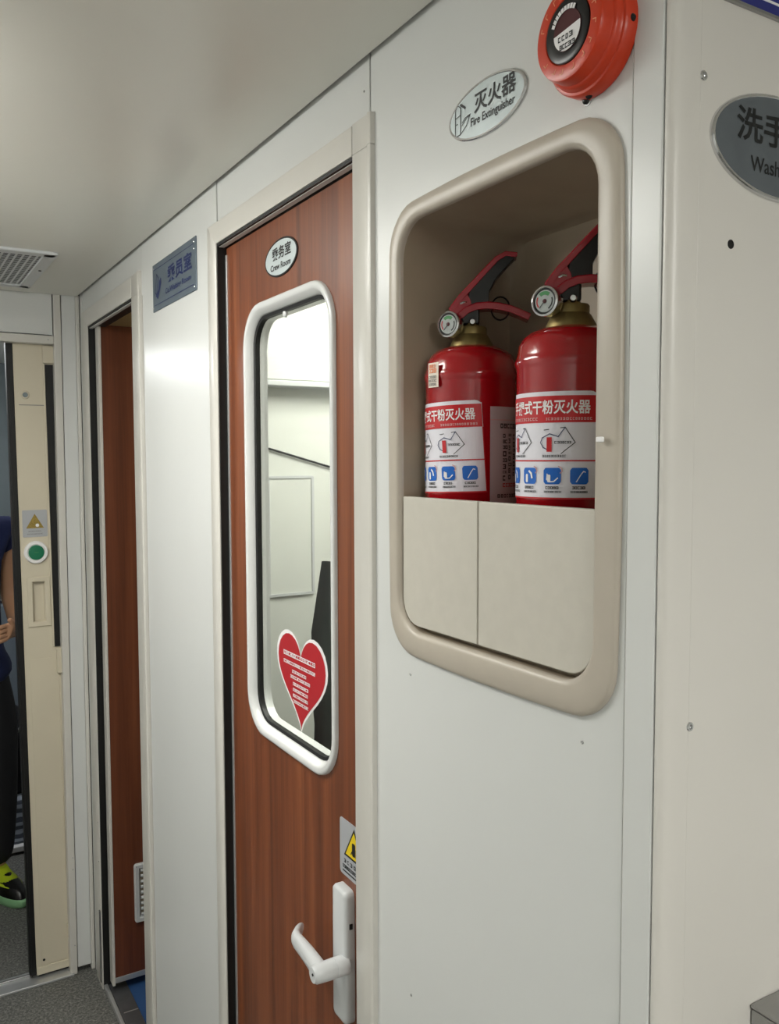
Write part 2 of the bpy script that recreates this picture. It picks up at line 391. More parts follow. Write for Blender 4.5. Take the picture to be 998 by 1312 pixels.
# corner strip: flat proud strip then rounded quarter trim to the washroom wall
MB().box(-0.5455, -0.5125, 0, TOP, -0.02, 0.0022).build('corner_strip', 'white_panel', WR, bevel=0.0015)
MB().box(-0.5490, -0.5455, 0, TOP, -0.012, -0.0006).build('corner_bead', 'frame_paint', WR, bevel=0.0008)
prof = [(-0.511, -0.02), (-0.511, 0.0006), (-0.5085, 0.0016), (-0.505, 0.0005), (-0.502, -0.0035), (-0.5003, -0.009), (-0.4996, -0.016), (-0.4996, -0.028), (-0.510, -0.028)]
MB().loft([[(u, 0, n) for u, n in prof], [(u, TOP, n) for u, n in prof]]).build('corner_trim', 'wash_panel', WR, smooth=50)
# tiny screws on the big panel
def screw(parent, u, v, n, r=0.0022, m='steel'):
    MB().lathe([(r, -0.001), (r, 0.0006), (r*0.7, 0.0011), (r*0.3, 0.0004)], 12, c=(u, v, n)).build('screw', m, parent, smooth=40)
for px, py in ((526, 864), (746, 951), (527, 1275)):
    y, z = on_wall(px, py); screw(WR, -y, z, 0, 0.0018, 'steel')
y, z = on_wall(466, 117); screw(WR, -y, z, -0.001, 0.0015)

# ---- washroom wall
WW = tag(empty('wall_washroom', fc(0, 0, YC)), 'cream white washroom wall beyond the rounded corner', 'wall', kind='structure')
MB().slab((0.5985, 1.8), (0, TOP), [], -0.02, 0.0).build('panel', 'wash_panel', WW, bevel=0.001)
for px, py in ((901, 97), (883, 931)):
    x, z = on_cross(px, py, YC)
    MB().lathe([(0.0042, -0.001), (0.0042, 0.0008), (0.0036, 0.0016), (0.0022, 0.0016), (0.0018, 0.0004)], 16, c=(x, z, 0)).build('screw', 'chrome', WW, smooth=40)
x, z = on_cross(936, 313, YC)
MB().lathe([(0.0040, -0.001), (0.0040, 0.0004), (0.0033, 0.0005), (0.0030, 0.0001)], 18, c=(x, z, 0)).build('screw_hole', 'dark_gap', WW, smooth=30)

# ---- door frames
def door_frame(name, dd, jr, jl, ztop, label):
    T = tag(empty(name, fw(0, 0)), label, 'door frame', kind='structure')
    u0, u1 = -dd[1], -dd[0]; zb = dd[3]; P = 0.005
    # near (right) jamb: flat face then a rounded bead
    f0, f1 = u1, u1+jr
    pr = [(f0, -0.030), (f0, P-0.001), (f0+0.0012, P), (f1-0.0135, P), (f1-0.013, P-0.0016), (f1-0.0115, P-0.0012), (f1-0.009, P+0.0026), (f1-0.0055, P+0.0032), (f1-0.002, P+0.0012), (f1, -0.002), (f1, -0.030)]
    MB().loft([[(u, 0, n) for u, n in pr], [(u, zb, n) for u, n in pr]]).build('jamb', 'frame_paint', T, smooth=40)
    MB().loft([[(u, zb+0.0006, n) for u, n in pr], [(u, ztop+0.001, n) for u, n in pr]]).build('corner_block', 'frame_paint', T, smooth=40)
    # far (left) jamb
    g0, g1 = u0-jl, u0
    pr = [(g0, -0.012), (g0, P-0.0015), (g0+0.002, P), (g1-0.0012, P), (g1, P-0.001), (g1, -0.004), (g1-0.002, -0.030), (g0, -0.030)]
    MB().loft([[(u, 0, n) for u, n in pr], [(u, ztop, n) for u, n in pr]]).build('jamb', 'frame_paint', T, smooth=40)
    # lintel with mitred ends
    l = [(g0+0.004, ztop), (u0+0.0006, zb), (u1-0.0006, zb), (u1-0.0006, ztop)]
    MB().prism(l, -0.030, P+0.0004).build('lintel', 'frame_paint', T, bevel=0.0012)
    # black gaskets on the returns
    MB().box(u0, u0+0.003, 0, zb-0.001, -0.040, 0.0022).build('gasket', 'black_rubber', T)
    MB().box(u0+0.003, u1-0.001, zb-0.0050, zb-0.0002, -0.040, 0.0030).build('gasket', 'black_rubber', T)
    return T
door_frame('trim_1', D1, 0.055, 0.049, 2.166, 'off-white painted metal frame around the crew room door')
F2 = door_frame('trim_2', D2, 0.082, 0.088, 2.180, 'off-white painted metal frame around the open second doorway')
for zz in (0.18, 0.42, 0.55): screw(F2, -2.80, zz, 0.005, 0.002)
MB().box(-2.800, -2.790, 0.02, 0.26, 0.005, 0.010).build('hinge', 'steel', F2, bevel=0.001)

# ---- crew room door (door_1): leaf recessed behind the frame
RC = 0.015
D1E = tag(empty('door_1', fw(0, 0, -RC)), 'brown wood-grain crew room door with tall rounded window', 'door', kind='structure')
dl0, dl1 = -(1.603-0.006), -(1.051+0.004-0.03)
WO = (-1.502, -1.1400, 1.2150, 1.990)               # window frame outline u0,u1,v0,v1
outl = rr(*WO, 0.075, 8)
leaf = MB()
zt = 2.118; hole = offset(outl, -0.012)
def ring_fill(mb, rect, hole, n):
    """flat face between a rectangle and a convex hole, fanned by angle"""
    u0, u1, v0, v1 = rect; cu = sum(p[0] for p in hole)/len(hole); cv = sum(p[1] for p in hole)/len(hole)
    def proj(p):
        dx, dy = p[0]-cu, p[1]-cv; t = 1e9
        if dx > 1e-9: t = min(t, (u1-cu)/dx)
        if dx < -1e-9: t = min(t, (u0-cu)/dx)
        if dy > 1e-9: t = min(t, (v1-cv)/dy)
        if dy < -1e-9: t = min(t, (v0-cv)/dy)
        return (cu+dx*t, cv+dy*t)
    corners = [(u0, v0), (u1, v0), (u1, v1), (u0, v1)]
    m = len(hole)
    for i in range(m):
        a, b = hole[i], hole[(i+1) % m]; pa, pb = proj(a), proj(b)
        aa, ab = math.atan2(pa[1]-cv, pa[0]-cu), math.atan2(pb[1]-cv, pb[0]-cu)
        if ab < aa: ab += 2*math.pi
        mid = []
        for c in corners:
            ac = math.atan2(c[1]-cv, c[0]-cu)
            while ac < aa: ac += 2*math.pi
            if aa+1e-9 < ac < ab-1e-9: mid.append((ac, c))
        poly = [a, pa]+[c for _, c in sorted(mid)]+[pb, b]
        mb.quad(*[(x, y, n) for x, y in poly])
rect = (dl0, dl1, 0.02, zt)
ring_fill(leaf, rect, hole, 0.0); ring_fill(leaf, rect, hole, -0.03)
leaf.loft([[(x, y, 0) for x, y in hole], [(x, y, -0.03) for x, y in hole]], False, False)
leaf.loft([[(x, y, 0) for x, y in ((dl0, 0.02), (dl1, 0.02), (dl1, zt), (dl0, zt))], [(x, y, -0.03) for x, y in ((dl0, 0.02), (dl1, 0.02), (dl1, zt), (dl0, zt))]], False, False)
leaf.build('leaf', 'wood', D1E)
MB().box(dl0-0.003, dl0+0.0045, 0.02, zt-0.012, -0.03, 0.0022).build('edge_trim', 'aluminium', D1E, bevel=0.0008)
wf = MB().ring(outl, [(0.0, 0.0), (-0.0006, 0.0045), (-0.0022, 0.0064), (-0.005, 0.0072), (-0.010, 0.0068), (-0.013, 0.0052), (-0.0195, -0.003), (-0.0205, -0.006), (-0.021, -0.012), (-0.012, -0.012)])
wfo = wf.build('window_frame', 'window_white', D1E, smooth=50)
MB().ring(outl, [(-0.0212, -0.006), (-0.0262, -0.0075), (-0.0262, -0.016), (-0.0212, -0.016)]).build('gasket', 'black_rubber', wfo, smooth=50)
MB().prism(offset(outl, -0.0225), -0.016, -0.012).build('window_pane', 'glass', D1E)
MB().ring(outl, [(-0.0125, -0.0165), (-0.0262, -0.0165), (-0.0262, -0.031), (-0.0125, -0.031)]).build('reveal', 'window_white', D1E, smooth=50)
y, z = on_wall(365, 402, -RC-0.01)
MB().lathe([(0.006, -0.013), (0.006, -0.009), (0.0045, -0.0075), (0.002, -0.007)], 18, c=(-y, z, 0)).build('pane_stud', 'window_white', D1E, smooth=40)
# lever handle set
yp, zp = on_wall(441, 1236, -RC+0.014)
pl = MB()
out = rr(-1.137, -1.092, 0.868, 1.074, 0.010, 5)
pl.loft([[(x, y, 0.0) for x, y in out], [(x, y, 0.011) for x, y in out], [(x, y, 0.0145) for x, y in offset(out, -0.002)], [(x, y, 0.016) for x, y in offset(out, -0.006)]], False, True)
plo = pl.build('handle_plate', 'white_plastic', D1E, smooth=40)
MB().box(-1.0925, -1.0905, 1.018, 1.026, 0.004, 0.009).build('screw', 'dark_gap', plo)
MB().box(-1.128, -1.118, 0.8672, 0.8690, 0.003, 0.012).build('notch', 'dark_gap', plo)
LX = -yp; LZ = zp
lv = MB()
lv.lathe([(0.0145, 0.010), (0.0145, 0.030), (0.0138, 0.0305), (0.0138, 0.0315), (0.0145, 0.032), (0.0142, 0.050), (0.0135, 0.062), (0.011, 0.0665)], 24, c=(LX, LZ, 0))
tips = []
for k in range(11):
    t = k/10
    u = LX-0.004-0.122*t; n = 0.052-0.004*t-(0.020*max(0, t-0.78)/0.22 if t > 0.78 else 0)
    w_ = 0.0140-0.0015*t if t < 0.9 else 0.0126-0.004*(t-0.9)/0.1
    th = 0.0115-0.0045*t
    v0 = LZ+0.003*math.sin(math.pi*t)
    tips.append([(u, v0+w_*math.sin(2*math.pi*i/16)*(1.0), n+th*math.copysign(abs(math.cos(2*math.pi*i/16))**0.7, math.cos(2*math.pi*i/16))) for i in range(16)])
lv.loft(tips)
lvo = lv.build('lever', 'white_plastic', plo, smooth=50)
MB().lathe([(0.002, 0.066), (0.002, 0.0675)], 10, c=(LX+0.002, LZ+0.002, 0)).build('set_screw', 'dark_gap', lvo)

# ---- open door of the second doorway (door_2), swung inwards, faces the camera
YD = 2.735
D2E = tag(empty('door_2', fc(0, 0, YD)), 'dark brown wood-grain door with low vent grille, swung open', 'door', kind='structure')
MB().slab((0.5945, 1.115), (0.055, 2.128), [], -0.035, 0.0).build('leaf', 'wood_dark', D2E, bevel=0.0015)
MB().box(0.5855, 0.5945, 0.03, 2.128, -0.036, 0.002).build('edge_trim', 'frame_paint', D2E, bevel=0.0015)
MB().box(0.5945, 1.115, 0.037, 0.0545, -0.035, 0.001).build('kick_strip', 'aluminium', D2E, bevel=0.001)
gu0, gu1, gv0, gv1 = 0.659, 0.90, 0.222, 0.415
go = MB().ring(rr(gu0, gu1, gv0, gv1, 0.008, 4), [(0, 0), (0, 0.008), (-0.003, 0.011), (-0.014, 0.010), (-0.019, 0.004), (-0.019, 0.0)]).build('vent_grille', 'white_plastic', D2E, smooth=40)
MB().box(gu0+0.015, gu1-0.015, gv0+0.015, gv1-0.015, 0.0002, 0.001).build('backing', 'liner_plastic', go)
n_s = 9
for k in range(n_s):
    v = gv0+0.024+k*(gv1-gv0-0.048)/(n_s-1)
    s_ = MB(); ring0 = [(v-0.0055, 0.002), (v-0.003, 0.009), (v+0.001, 0.0095), (v+0.0045, 0.003)]
    s_.loft([[(gu0+0.021, a, b) for a, b in ring0], [(gu1-0.021, a, b) for a, b in ring0]]).build('slat', 'white_plastic', go, smooth=50)
# its room
tag(MB().box(D+0.066, 1.9, 2.21, 2.80, -0.02, 0.006).build('floor', 'blue_mat'), 'blue floor inside the second doorway', 'floor', kind='structure')
tag(MB().box(D+0.033, 1.9, 2.16, 2.96, 2.20, 2.22).build('ceiling', 'beige_ceiling'), 'warm beige ceiling inside the second doorway', 'ceiling', kind='structure')
tag(MB().box(1.86, 1.90, 2.16, 2.96, 0, 2.2).build('wall_inner', 'room_white'), 'white back wall inside the second doorway', 'wall', kind='structure')
tag(MB().box(D+0.033, 1.9, 2.80, 2.83, 0, 2.2).build('wall_inner', 'beige_ceiling'), 'beige end wall behind the open wooden door', 'wall', kind='structure')
th = tag(empty('door_threshold', fw(0, 0)), 'grey metal threshold strip across the second doorway floor', 'threshold', kind='structure')
MB().box(-2.79, -2.20, 0.0, 0.012, -0.066, -0.012).build('plate', 'threshold_metal', th, bevel=0.002)
MB().box(-2.79, -2.20, 0.0, 0.016, -0.010, 0.0015).build('lip', 'aluminium', th, bevel=0.002)
MB().box(-2.612, -2.608, 0.0119, 0.0126, -0.064, -0.02).build('joint', 'aluminium', th)

# ---- crew room seen through the door window
tag(MB().box(D+0.033, 1.7, 2.12, 2.16, 0, TOP).build('wall_crew_room', 'room_white'), 'white end wall inside the crew room', 'wall', kind='structure')
tag(MB().box(1.66, 1.70, 0.56, 2.12, 0, TOP).build('wall_crew_room', 'room_white'), 'white back wall inside the crew room', 'wall', kind='structure')
tag(MB().box(0.80, 1.70, 0.53, 0.56, 0, TOP).build('wall_crew_room', 'room_white'), 'white near wall inside the crew room', 'wall', kind='structure')
tag(MB().box(D+0.033, 1.7, 0.53, 2.16, TOP-0.01, TOP+0.01).build('ceiling', 'room_white'), 'white ceiling inside the crew room', 'ceiling', kind='structure')
tag(MB().box(D+0.02, 1.7, 0.53, 2.2, -0.05, 0.0).build('floor', 'floor_grey'), 'grey floor inside the crew room', 'floor', kind='structure')
YW = 2.12
# overhead locker with its ledge
x0, z0 = on_cross(335, 493, YW); x1, z1 = on_cross(424, 500, YW)
lk = tag(empty('wall_locker', fc(0, 0, YW)), 'white overhead locker seen high through the crew room window', 'locker')
MB().box(D+0.06, 1.40, z0+0.01, z0+0.40, 0.001, 0.055).build('body', 'room_white', lk, bevel=0.004)
MB().box(D+0.06, 1.40, z0-0.006, z0+0.009, 0.001, 0.062).build('ledge', 'white_plastic', lk, bevel=0.003)
# sloping cable
a = on_cross(333, 571, YW-0.01); b = on_cross(426, 599, YW-0.01)
tag(MB().tube([(a[0]-0.06, YW-0.006, a[1]+0.055*0.95), (a[0], YW-0.006, a[1]), (b[0], YW-0.006, b[1]), (b[0]+0.2, YW-0.006, b[1]-0.19)], 0.0028, 8).build('cable', 'black_rubber', smooth=50), 'thin dark cable sloping across the wall behind the crew room window', 'cable')
# pale notice panel
xa, za = on_cross(341, 610, YW); xb, zb_ = on_cross(402, 760, YW)
np_ = tag(empty('notice_panel', fc(0, 0, YW)), 'pale blank panel on the wall behind the crew room window', 'panel')
MB().box(xa, xb, zb_, za, 0.0, 0.004).build('board', 'room_white', np_, bevel=0.001)
MB().ring(rr(xa, xb, zb_, za, 0.006, 3), [(0, 0.0), (0, 0.007), (-0.007, 0.007), (-0.007, 0.0)]).build('rim', 'white_plastic', np_, smooth=30)

# ---- cross wall with the sliding door
WF = tag(empty('wall_far', fc(0, 0, YE)), 'white cross wall with the sliding door at corridor end', 'wall', kind='structure')
MB().box(XL, 0.486, 2.112, CEIL+0.004, -0.03, 0.0).build('panel', 'white_panel', WF, bevel=0.001)
MB().box(0.489, 0.512, 0.0, CEIL+0.004, -0.03, 0.005).build('post', 'frame_paint', WF, bevel=0.003)
MB().box(0.514, 0.556, 0.02, CEIL+0.004, -0.03, 0.0005).build('panel', 'white_panel', WF, bevel=0.001)
MB().box(0.5565, 0.5695, 0.0, CEIL+0.004, -0.03, 0.004).build('corner_bead', 'frame_paint', WF, bevel=0.003)
MB().box(XL, 0.489, 2.082, 2.109, -0.035, 0.006).build('header_trim', 'frame_paint', WF, bevel=0.003)
MB().box(XL, -0.35, 0.0, 2.112, -0.03, 0.0).build('panel', 'white_panel', WF)
MB().box(0.55, 1.9, 0.0, CEIL+0.06, -0.06, -0.033).build('return', 'dark_gap', WF)
for u, v in ((0.4836, 2.0955),): screw(WF, u-0.012, v, 0.006, 0.002)
for v in (0.10, 0.36, 0.40): screw(WF, 0.505, v, 0.005, 0.0022)

SD = tag(empty('door_3', fc(0.389, 0.0, YE+0.03)), 'beige sliding door leaf with recessed pull and green button', 'door', kind='structure')
SD.matrix_world = SD.matrix_world @ Matrix.Rotation(math.radians(0.5), 4, 'Z')     # leaf hangs slightly out of plumb
MB().box(-0.021, 0.0, 0.016, 2.10, -0.032, 0.001).build('edge_gasket', 'black_rubber', SD, bevel=0.003)
MB().box(-0.0145, -0.0125, 0.016, 2.10, 0.001, 0.003).build('gasket_lip', 'black_rubber', SD)
MB().box(0.0, 0.122, 0.016, 0.042, 0.0, 0.006).build('bottom_rail', 'beige_door', SD, bevel=0.002)
MB().box(0.006, 0.122, 0.0, 0.016, -0.028, -0.004).build('floor_seal', 'black_rubber', SD)
def sd(px, py, n=0.0):
    d = ray(px, py); t = (YE+0.03-n)/d.y; p = Vector((d.x*t, d.y*t, d.z*t+EYE)); q = SD.matrix_world.inverted() @ p; return q.x, q.y
bpy.context.view_layer.update()
# recessed pull
ua, va = sd(34, 740); ub, vb = sd(66, 801)
MB().slab((0.0, 0.128), (0.028, 2.10), [(ua+0.0165, ub-0.0165, vb+0.0165, va-0.0165)], -0.030, 0.0).build('leaf', 'beige_door', SD)
po = MB().ring([(ua, vb), (ub, vb), (ub, va), (ua, va)], [(0, 0), (0, 0.003), (-0.002, 0.0045), (-0.0145, 0.0045), (-0.017, 0.002), (-0.019, -0.012), (-0.014, -0.012)]).build('pull_frame', 'beige_door', SD)
MB().box(ua+0.012, ub-0.012, vb+0.012, va-0.012, -0.022, -0.013).build('pull_recess', 'beige_door', po)
# seam, lock, block, lip at right
lu, lv_ = sd(32, 506)
lo = MB().lathe([(0.013, 0.0), (0.013, 0.003), (0.0115, 0.0045), (0.008, 0.0045)], 24, c=(lu, lv_, 0)).build('lock_rosette', 'beige_door', SD, smooth=40)
MB().lathe([(0.008, 0.003), (0.008, 0.0055), (0.0065, 0.006), (0.004, 0.005)], 20, c=(lu, lv_, 0)).build('lock_cylinder', 'green_button', lo, smooth=40).data.materials[0] = MATS['cool_grey']
su, sv = sd(40, 519)
MB().box(0.012, 0.092, sv-0.0012, sv+0.0012, -0.001, 0.0006).build('seam', 'mid_grey', SD)
MB().box(0.016, 0.120, 0.045, 1.07, 0.0, 0.0012).build('lower_skin', 'beige_door', SD, bevel=0.001)
bu, bv = sd(62, 466)
MB().box(0.086, 0.122, bv, 2.078, 0.0, 0.014).build('top_block', 'beige_door', SD, bevel=0.003)
MB().box(0.0925, 0.122, 1.105, bv-0.004, -0.002, 0.004).build('slot_gasket', 'black_rubber', SD)
MB().box(0.0865, 0.0925, 1.105, bv, 0.0, 0.006).build('slot_lip', 'beige_door', SD, bevel=0.002)
ku, kv = sd(78, 830); ku2, kv2 = sd(83, 860)
MB().box(0.096, 0.120, kv2, kv, 0.0, 0.018).build('catch_block', 'beige_door', SD, bevel=0.003)
for uu in (0.100, 0.111): MB().box(uu, uu+0.003, 0.05, kv2, 0.0, 0.0035).build('bead', 'beige_door', SD, bevel=0.001)
MB().box(0.098, 0.114, 0.12, 0.168, 0.0, 0.012).build('foot_guide', 'beige_door', SD, bevel=0.003)
screw(SD, 0.024, 0.062, 0.002, 0.004, 'dark_gap')
tr_ = tag(empty('door_track', fc(0, 0, YE)), 'bright metal floor track under the sliding door', 'track', kind='structure')
MB().box(-0.35, 0.50, 0.0, 0.008, -0.075, 0.012).build('plate', 'aluminium', tr_, bevel=0.002)
MB().box(-0.35, 0.50, 0.008, 0.014, -0.055, -0.048).build('rib', 'steel', tr_, bevel=0.002)

# ---- beyond the sliding door
tag(MB().box(XL, 1.2, 4.9, 4.95, 0, TOP).build('wall_next_car', 'cool_grey'), 'cool grey end wall of the next vestibule', 'wall', kind='structure')
tag(MB().box(1.2, 1.25, YE+0.06, 4.95, 0, TOP).build('wall_next_car', 'white_panel'), 'white side wall of the next vestibule', 'wall', kind='structure')
tag(MB().box(XL, 1.25, YE+0.05, 4.95, CEIL-0.02, CEIL+0.02).build('ceiling', 'ceiling_paint'), 'off-white ceiling of the next vestibule', 'ceiling', kind='structure')
tag(MB().box(D+0.02, 1.25, YE+0.06, 4.95, -0.05, 0.0).build('floor', 'floor_grey'), 'dark grey floor of the next vestibule', 'floor', kind='structure')

# ================================================================ THINGS
def lamp(name, x0, x1, y0, y1, z, m, label):
    L = tag(empty(name, loc=((x0+x1)/2, (y0+y1)/2, z)), label, 'lamp')
    hx, hy = (x1-x0)/2, (y1-y0)/2
    MB().box(-hx-0.015, hx+0.015, -hy-0.015, hy+0.015, -0.010, 0.0).build('housing', 'frame_paint', L, bevel=0.003)
    o = rr(-hx, hx, -hy, hy, 0.03, 5)
    MB().loft([[(a, b, -0.010) for a, b in o], [(a, b, -0.046) for a, b in o], [(a, b, -0.054) for a, b in offset(o, -0.010)]], False, True).build('diffuser', m, L, smooth=30)
    return L
lamp('ceiling_lamp', -0.36, 0.00, 1.15, 2.05, CEIL, 'lamp_glass', 'white ceiling lamp over the corridor left of the frame')
lamp('ceiling_lamp', -0.05, 0.55, -1.30, -0.75, CEIL, 'rear_fill_glow', 'unseen ceiling lamp added behind the viewer to brighten the washroom wall')  # fill lamp added out of view to brighten the washroom wall
lamp('ceiling_lamp', 0.95, 1.25, 1.20, 1.80, TOP-0.011, 'lamp_glass_crew', 'white ceiling lamp inside the crew room')
lamp('ceiling_lamp', 1.20, 1.50, 2.35, 2.65, 2.199, 'lamp_glass_inner', 'small ceiling lamp inside the second doorway')
lamp('ceiling_lamp', -0.25, 0.15, 3.6, 4.2, CEIL-0.021, 'lamp_glass_far', 'white ceiling lamp in the vestibule beyond the sliding door')

# ---- niche cabinet
NC = tag(empty('extinguisher_niche', fw((NO[0]+NO[1])/2, NO[2])), 'beige plastic wall niche holding two red fire extinguishers', 'niche')
hw, hh = (NO[1]-NO[0])/2, NO[3]-NO[2]
ino = rr(-hw, hw, 0, hh, 0.045, 7, bow=0.0001)
oo = rr(-(0.951-(NO[0]+NO[1])/2), ((NO[0]+NO[1])/2-0.5575), 1.471-NO[2], 2.0255-NO[2], 0.052, 7, bow=0.005)
nfr = MB()
def ly(a, b, t, h): return [(p[0]*(1-t)+q[0]*t, p[1]*(1-t)+q[1]*t, h) for p, q in zip(a, b)]
R_ = [ly(oo, oo, 0, -0.001), ly(oo, ino, 0.0, 0.0035), ly(oo, ino, 0.05, 0.0052), ly(oo, ino, 0.14, 0.0064), ly(oo, ino, 0.45, 0.0070), ly(oo, ino, 0.80, 0.0066), ly(oo, ino, 0.91, 0.0054), ly(oo, ino, 0.975, 0.0034), ly(oo, ino, 1.0, 0.0010), ly(oo, ino, 1.0, -0.003), ly(oo, ino, 0.7, -0.004), ]
nfr.loft(R_+[R_[0]], False, False)
nfr.build('frame', 'niche_plastic', NC, smooth=50)
DEP = 0.165
lin_ = MB()
back = [(p[0]*0.985, (p[1]-hh/2)*0.985+hh/2, -DEP+0.012) for p in ino]; back2 = [(p[0]*0.95, (p[1]-hh/2)*0.965+hh/2, -DEP) for p in ino]
o1 = offset(ino, 0.003)
out1 = [(p[0]*1.005, (p[1]-hh/2)*1.005+hh/2, -DEP-0.003) for p in ino]
lin_.loft([[(x, y, -0.0025) for x, y in ino], back, back2], False, True)
lin_.loft([[(x, y, -0.0025) for x, y in ino], [(x, y, -0.0025) for x, y in o1], out1], False, True)
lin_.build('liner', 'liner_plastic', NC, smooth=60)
# front flaps (two boards across the lower part)
fz = 1.668-NO[2]; cyn = (NO[0]+NO[1])/2
def flap(y0, y1, rl, rr_):
    u0, u1 = cyn-y1, cyn-y0; r = 0.035; v0 = 0.0065
    pts = [(u1, fz), (u0, fz)]
    if rl: pts += [(u0+r-r*math.cos(math.radians(a)), v0+r-r*math.sin(math.radians(a))) for a in range(0, 91, 15)]
    else: pts += [(u0, v0)]
    if rr_: pts += [(u1-r+r*math.sin(math.radians(a)), v0+r-r*math.cos(math.radians(a))) for a in range(0, 91, 15)]
    else: pts += [(u1, v0)]
    MB().prism(pts, -0.010, 0.0).build('flap', 'niche_flap', NC, bevel=0.0016)
flap(0.7705, 0.9285, True, False); flap(0.5868, 0.7685, False, True)
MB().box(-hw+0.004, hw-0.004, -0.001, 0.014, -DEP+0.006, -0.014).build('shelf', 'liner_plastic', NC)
SHELF = NO[2]+0.014
MB().box(cyn-0.574, cyn-0.5660, 1.7300-NO[2], 1.7350-NO[2], 0.010, 0.0135).build('paint_chip', 'ink_white', NC, bevel=0.001)

# ---- extinguishers
def ext_text_bend(mb, R, a0, z0):
    """wrap a flat u,v mesh round the bottle: u along the arc from angle a0, v upwards from z0"""
    out = MB(); out.f = mb.f
    for u, v, n in mb.v:
        a = a0+u/R; out.v.append(((R+n)*math.sin(a), -(R+n)*math.cos(a), z0+v))
    return out
def bend_patch(R, pts_u, v0, v1, n, a0, z0, skew=0.0, tilt=0.0):
    """curved rectangle from u0..u1"""
    m = MB(); u0, u1 = pts_u; k = max(2, int((u1-u0)/0.003))
    for i in range(k):
        a, b = u0+(u1-u0)*i/k, u0+(u1-u0)*(i+1)/k
        m.quad((a, v0, n), (b, v0, n), (b, v1, n), (a, v1, n))
    return m
def skewed(m, sk, tl):
    r = MB(); r.f = m.f; r.v = [(u-v*sk, v+u*tl, n) for u, v, n in m.v]; return r

BR = 0.058
def make_extinguisher(px_theta, ex, ey, lab0, sk, tl, label, second0, sticker, head_rot, seed):
    rnd = random.Random(seed)
    E = tag(empty('fire_extinguisher', loc=(ex, ey, SHELF), rz=-px_theta), label, 'fire extinguisher', 'fire extinguishers in the wall niche')
    zt = 1.857-SHELF           # top of the shoulder
    bz = 1.818-SHELF           # rolled bead
    pr = [(0.0, 0.0), (0.045, 0.0), (0.054, 0.004), (BR, 0.012), (BR, bz-0.008), (BR+0.0006, bz-0.005), (BR+0.0024, bz), (BR+0.0006, bz+0.005), (BR-0.0004, bz+0.008), (BR-0.0016, bz+0.018), (BR-0.006, bz+0.026), (BR-0.014, bz+0.0325), (BR-0.024, bz+0.0365), (BR-0.034, zt), (0.0, zt)]
    body = MB().lathe([(max(r, 0.0005), h) for r, h in pr], 56).build('cylinder', 'extinguisher_red', E, smooth=60)
    # brass valve collar and neck
    br = [(0.0275, zt-0.002), (0.0270, zt+0.002), (0.0215, zt+0.012), (0.0195, zt+0.014), (0.0195, zt+0.022), (0.0185, zt+0.0235), (0.010, zt+0.024), (0.0085, zt+0.036), (0.0085, zt+0.052)]
    MB().lathe([(0.0005, zt-0.002)]+br+[(0.0005, zt+0.052)], 28).build('valve_collar', 'brass', E, smooth=40)
    H = empty('head'); H.parent = E; H.rotation_euler = (0, 0, head_rot)
    return E, body, H, zt, rnd

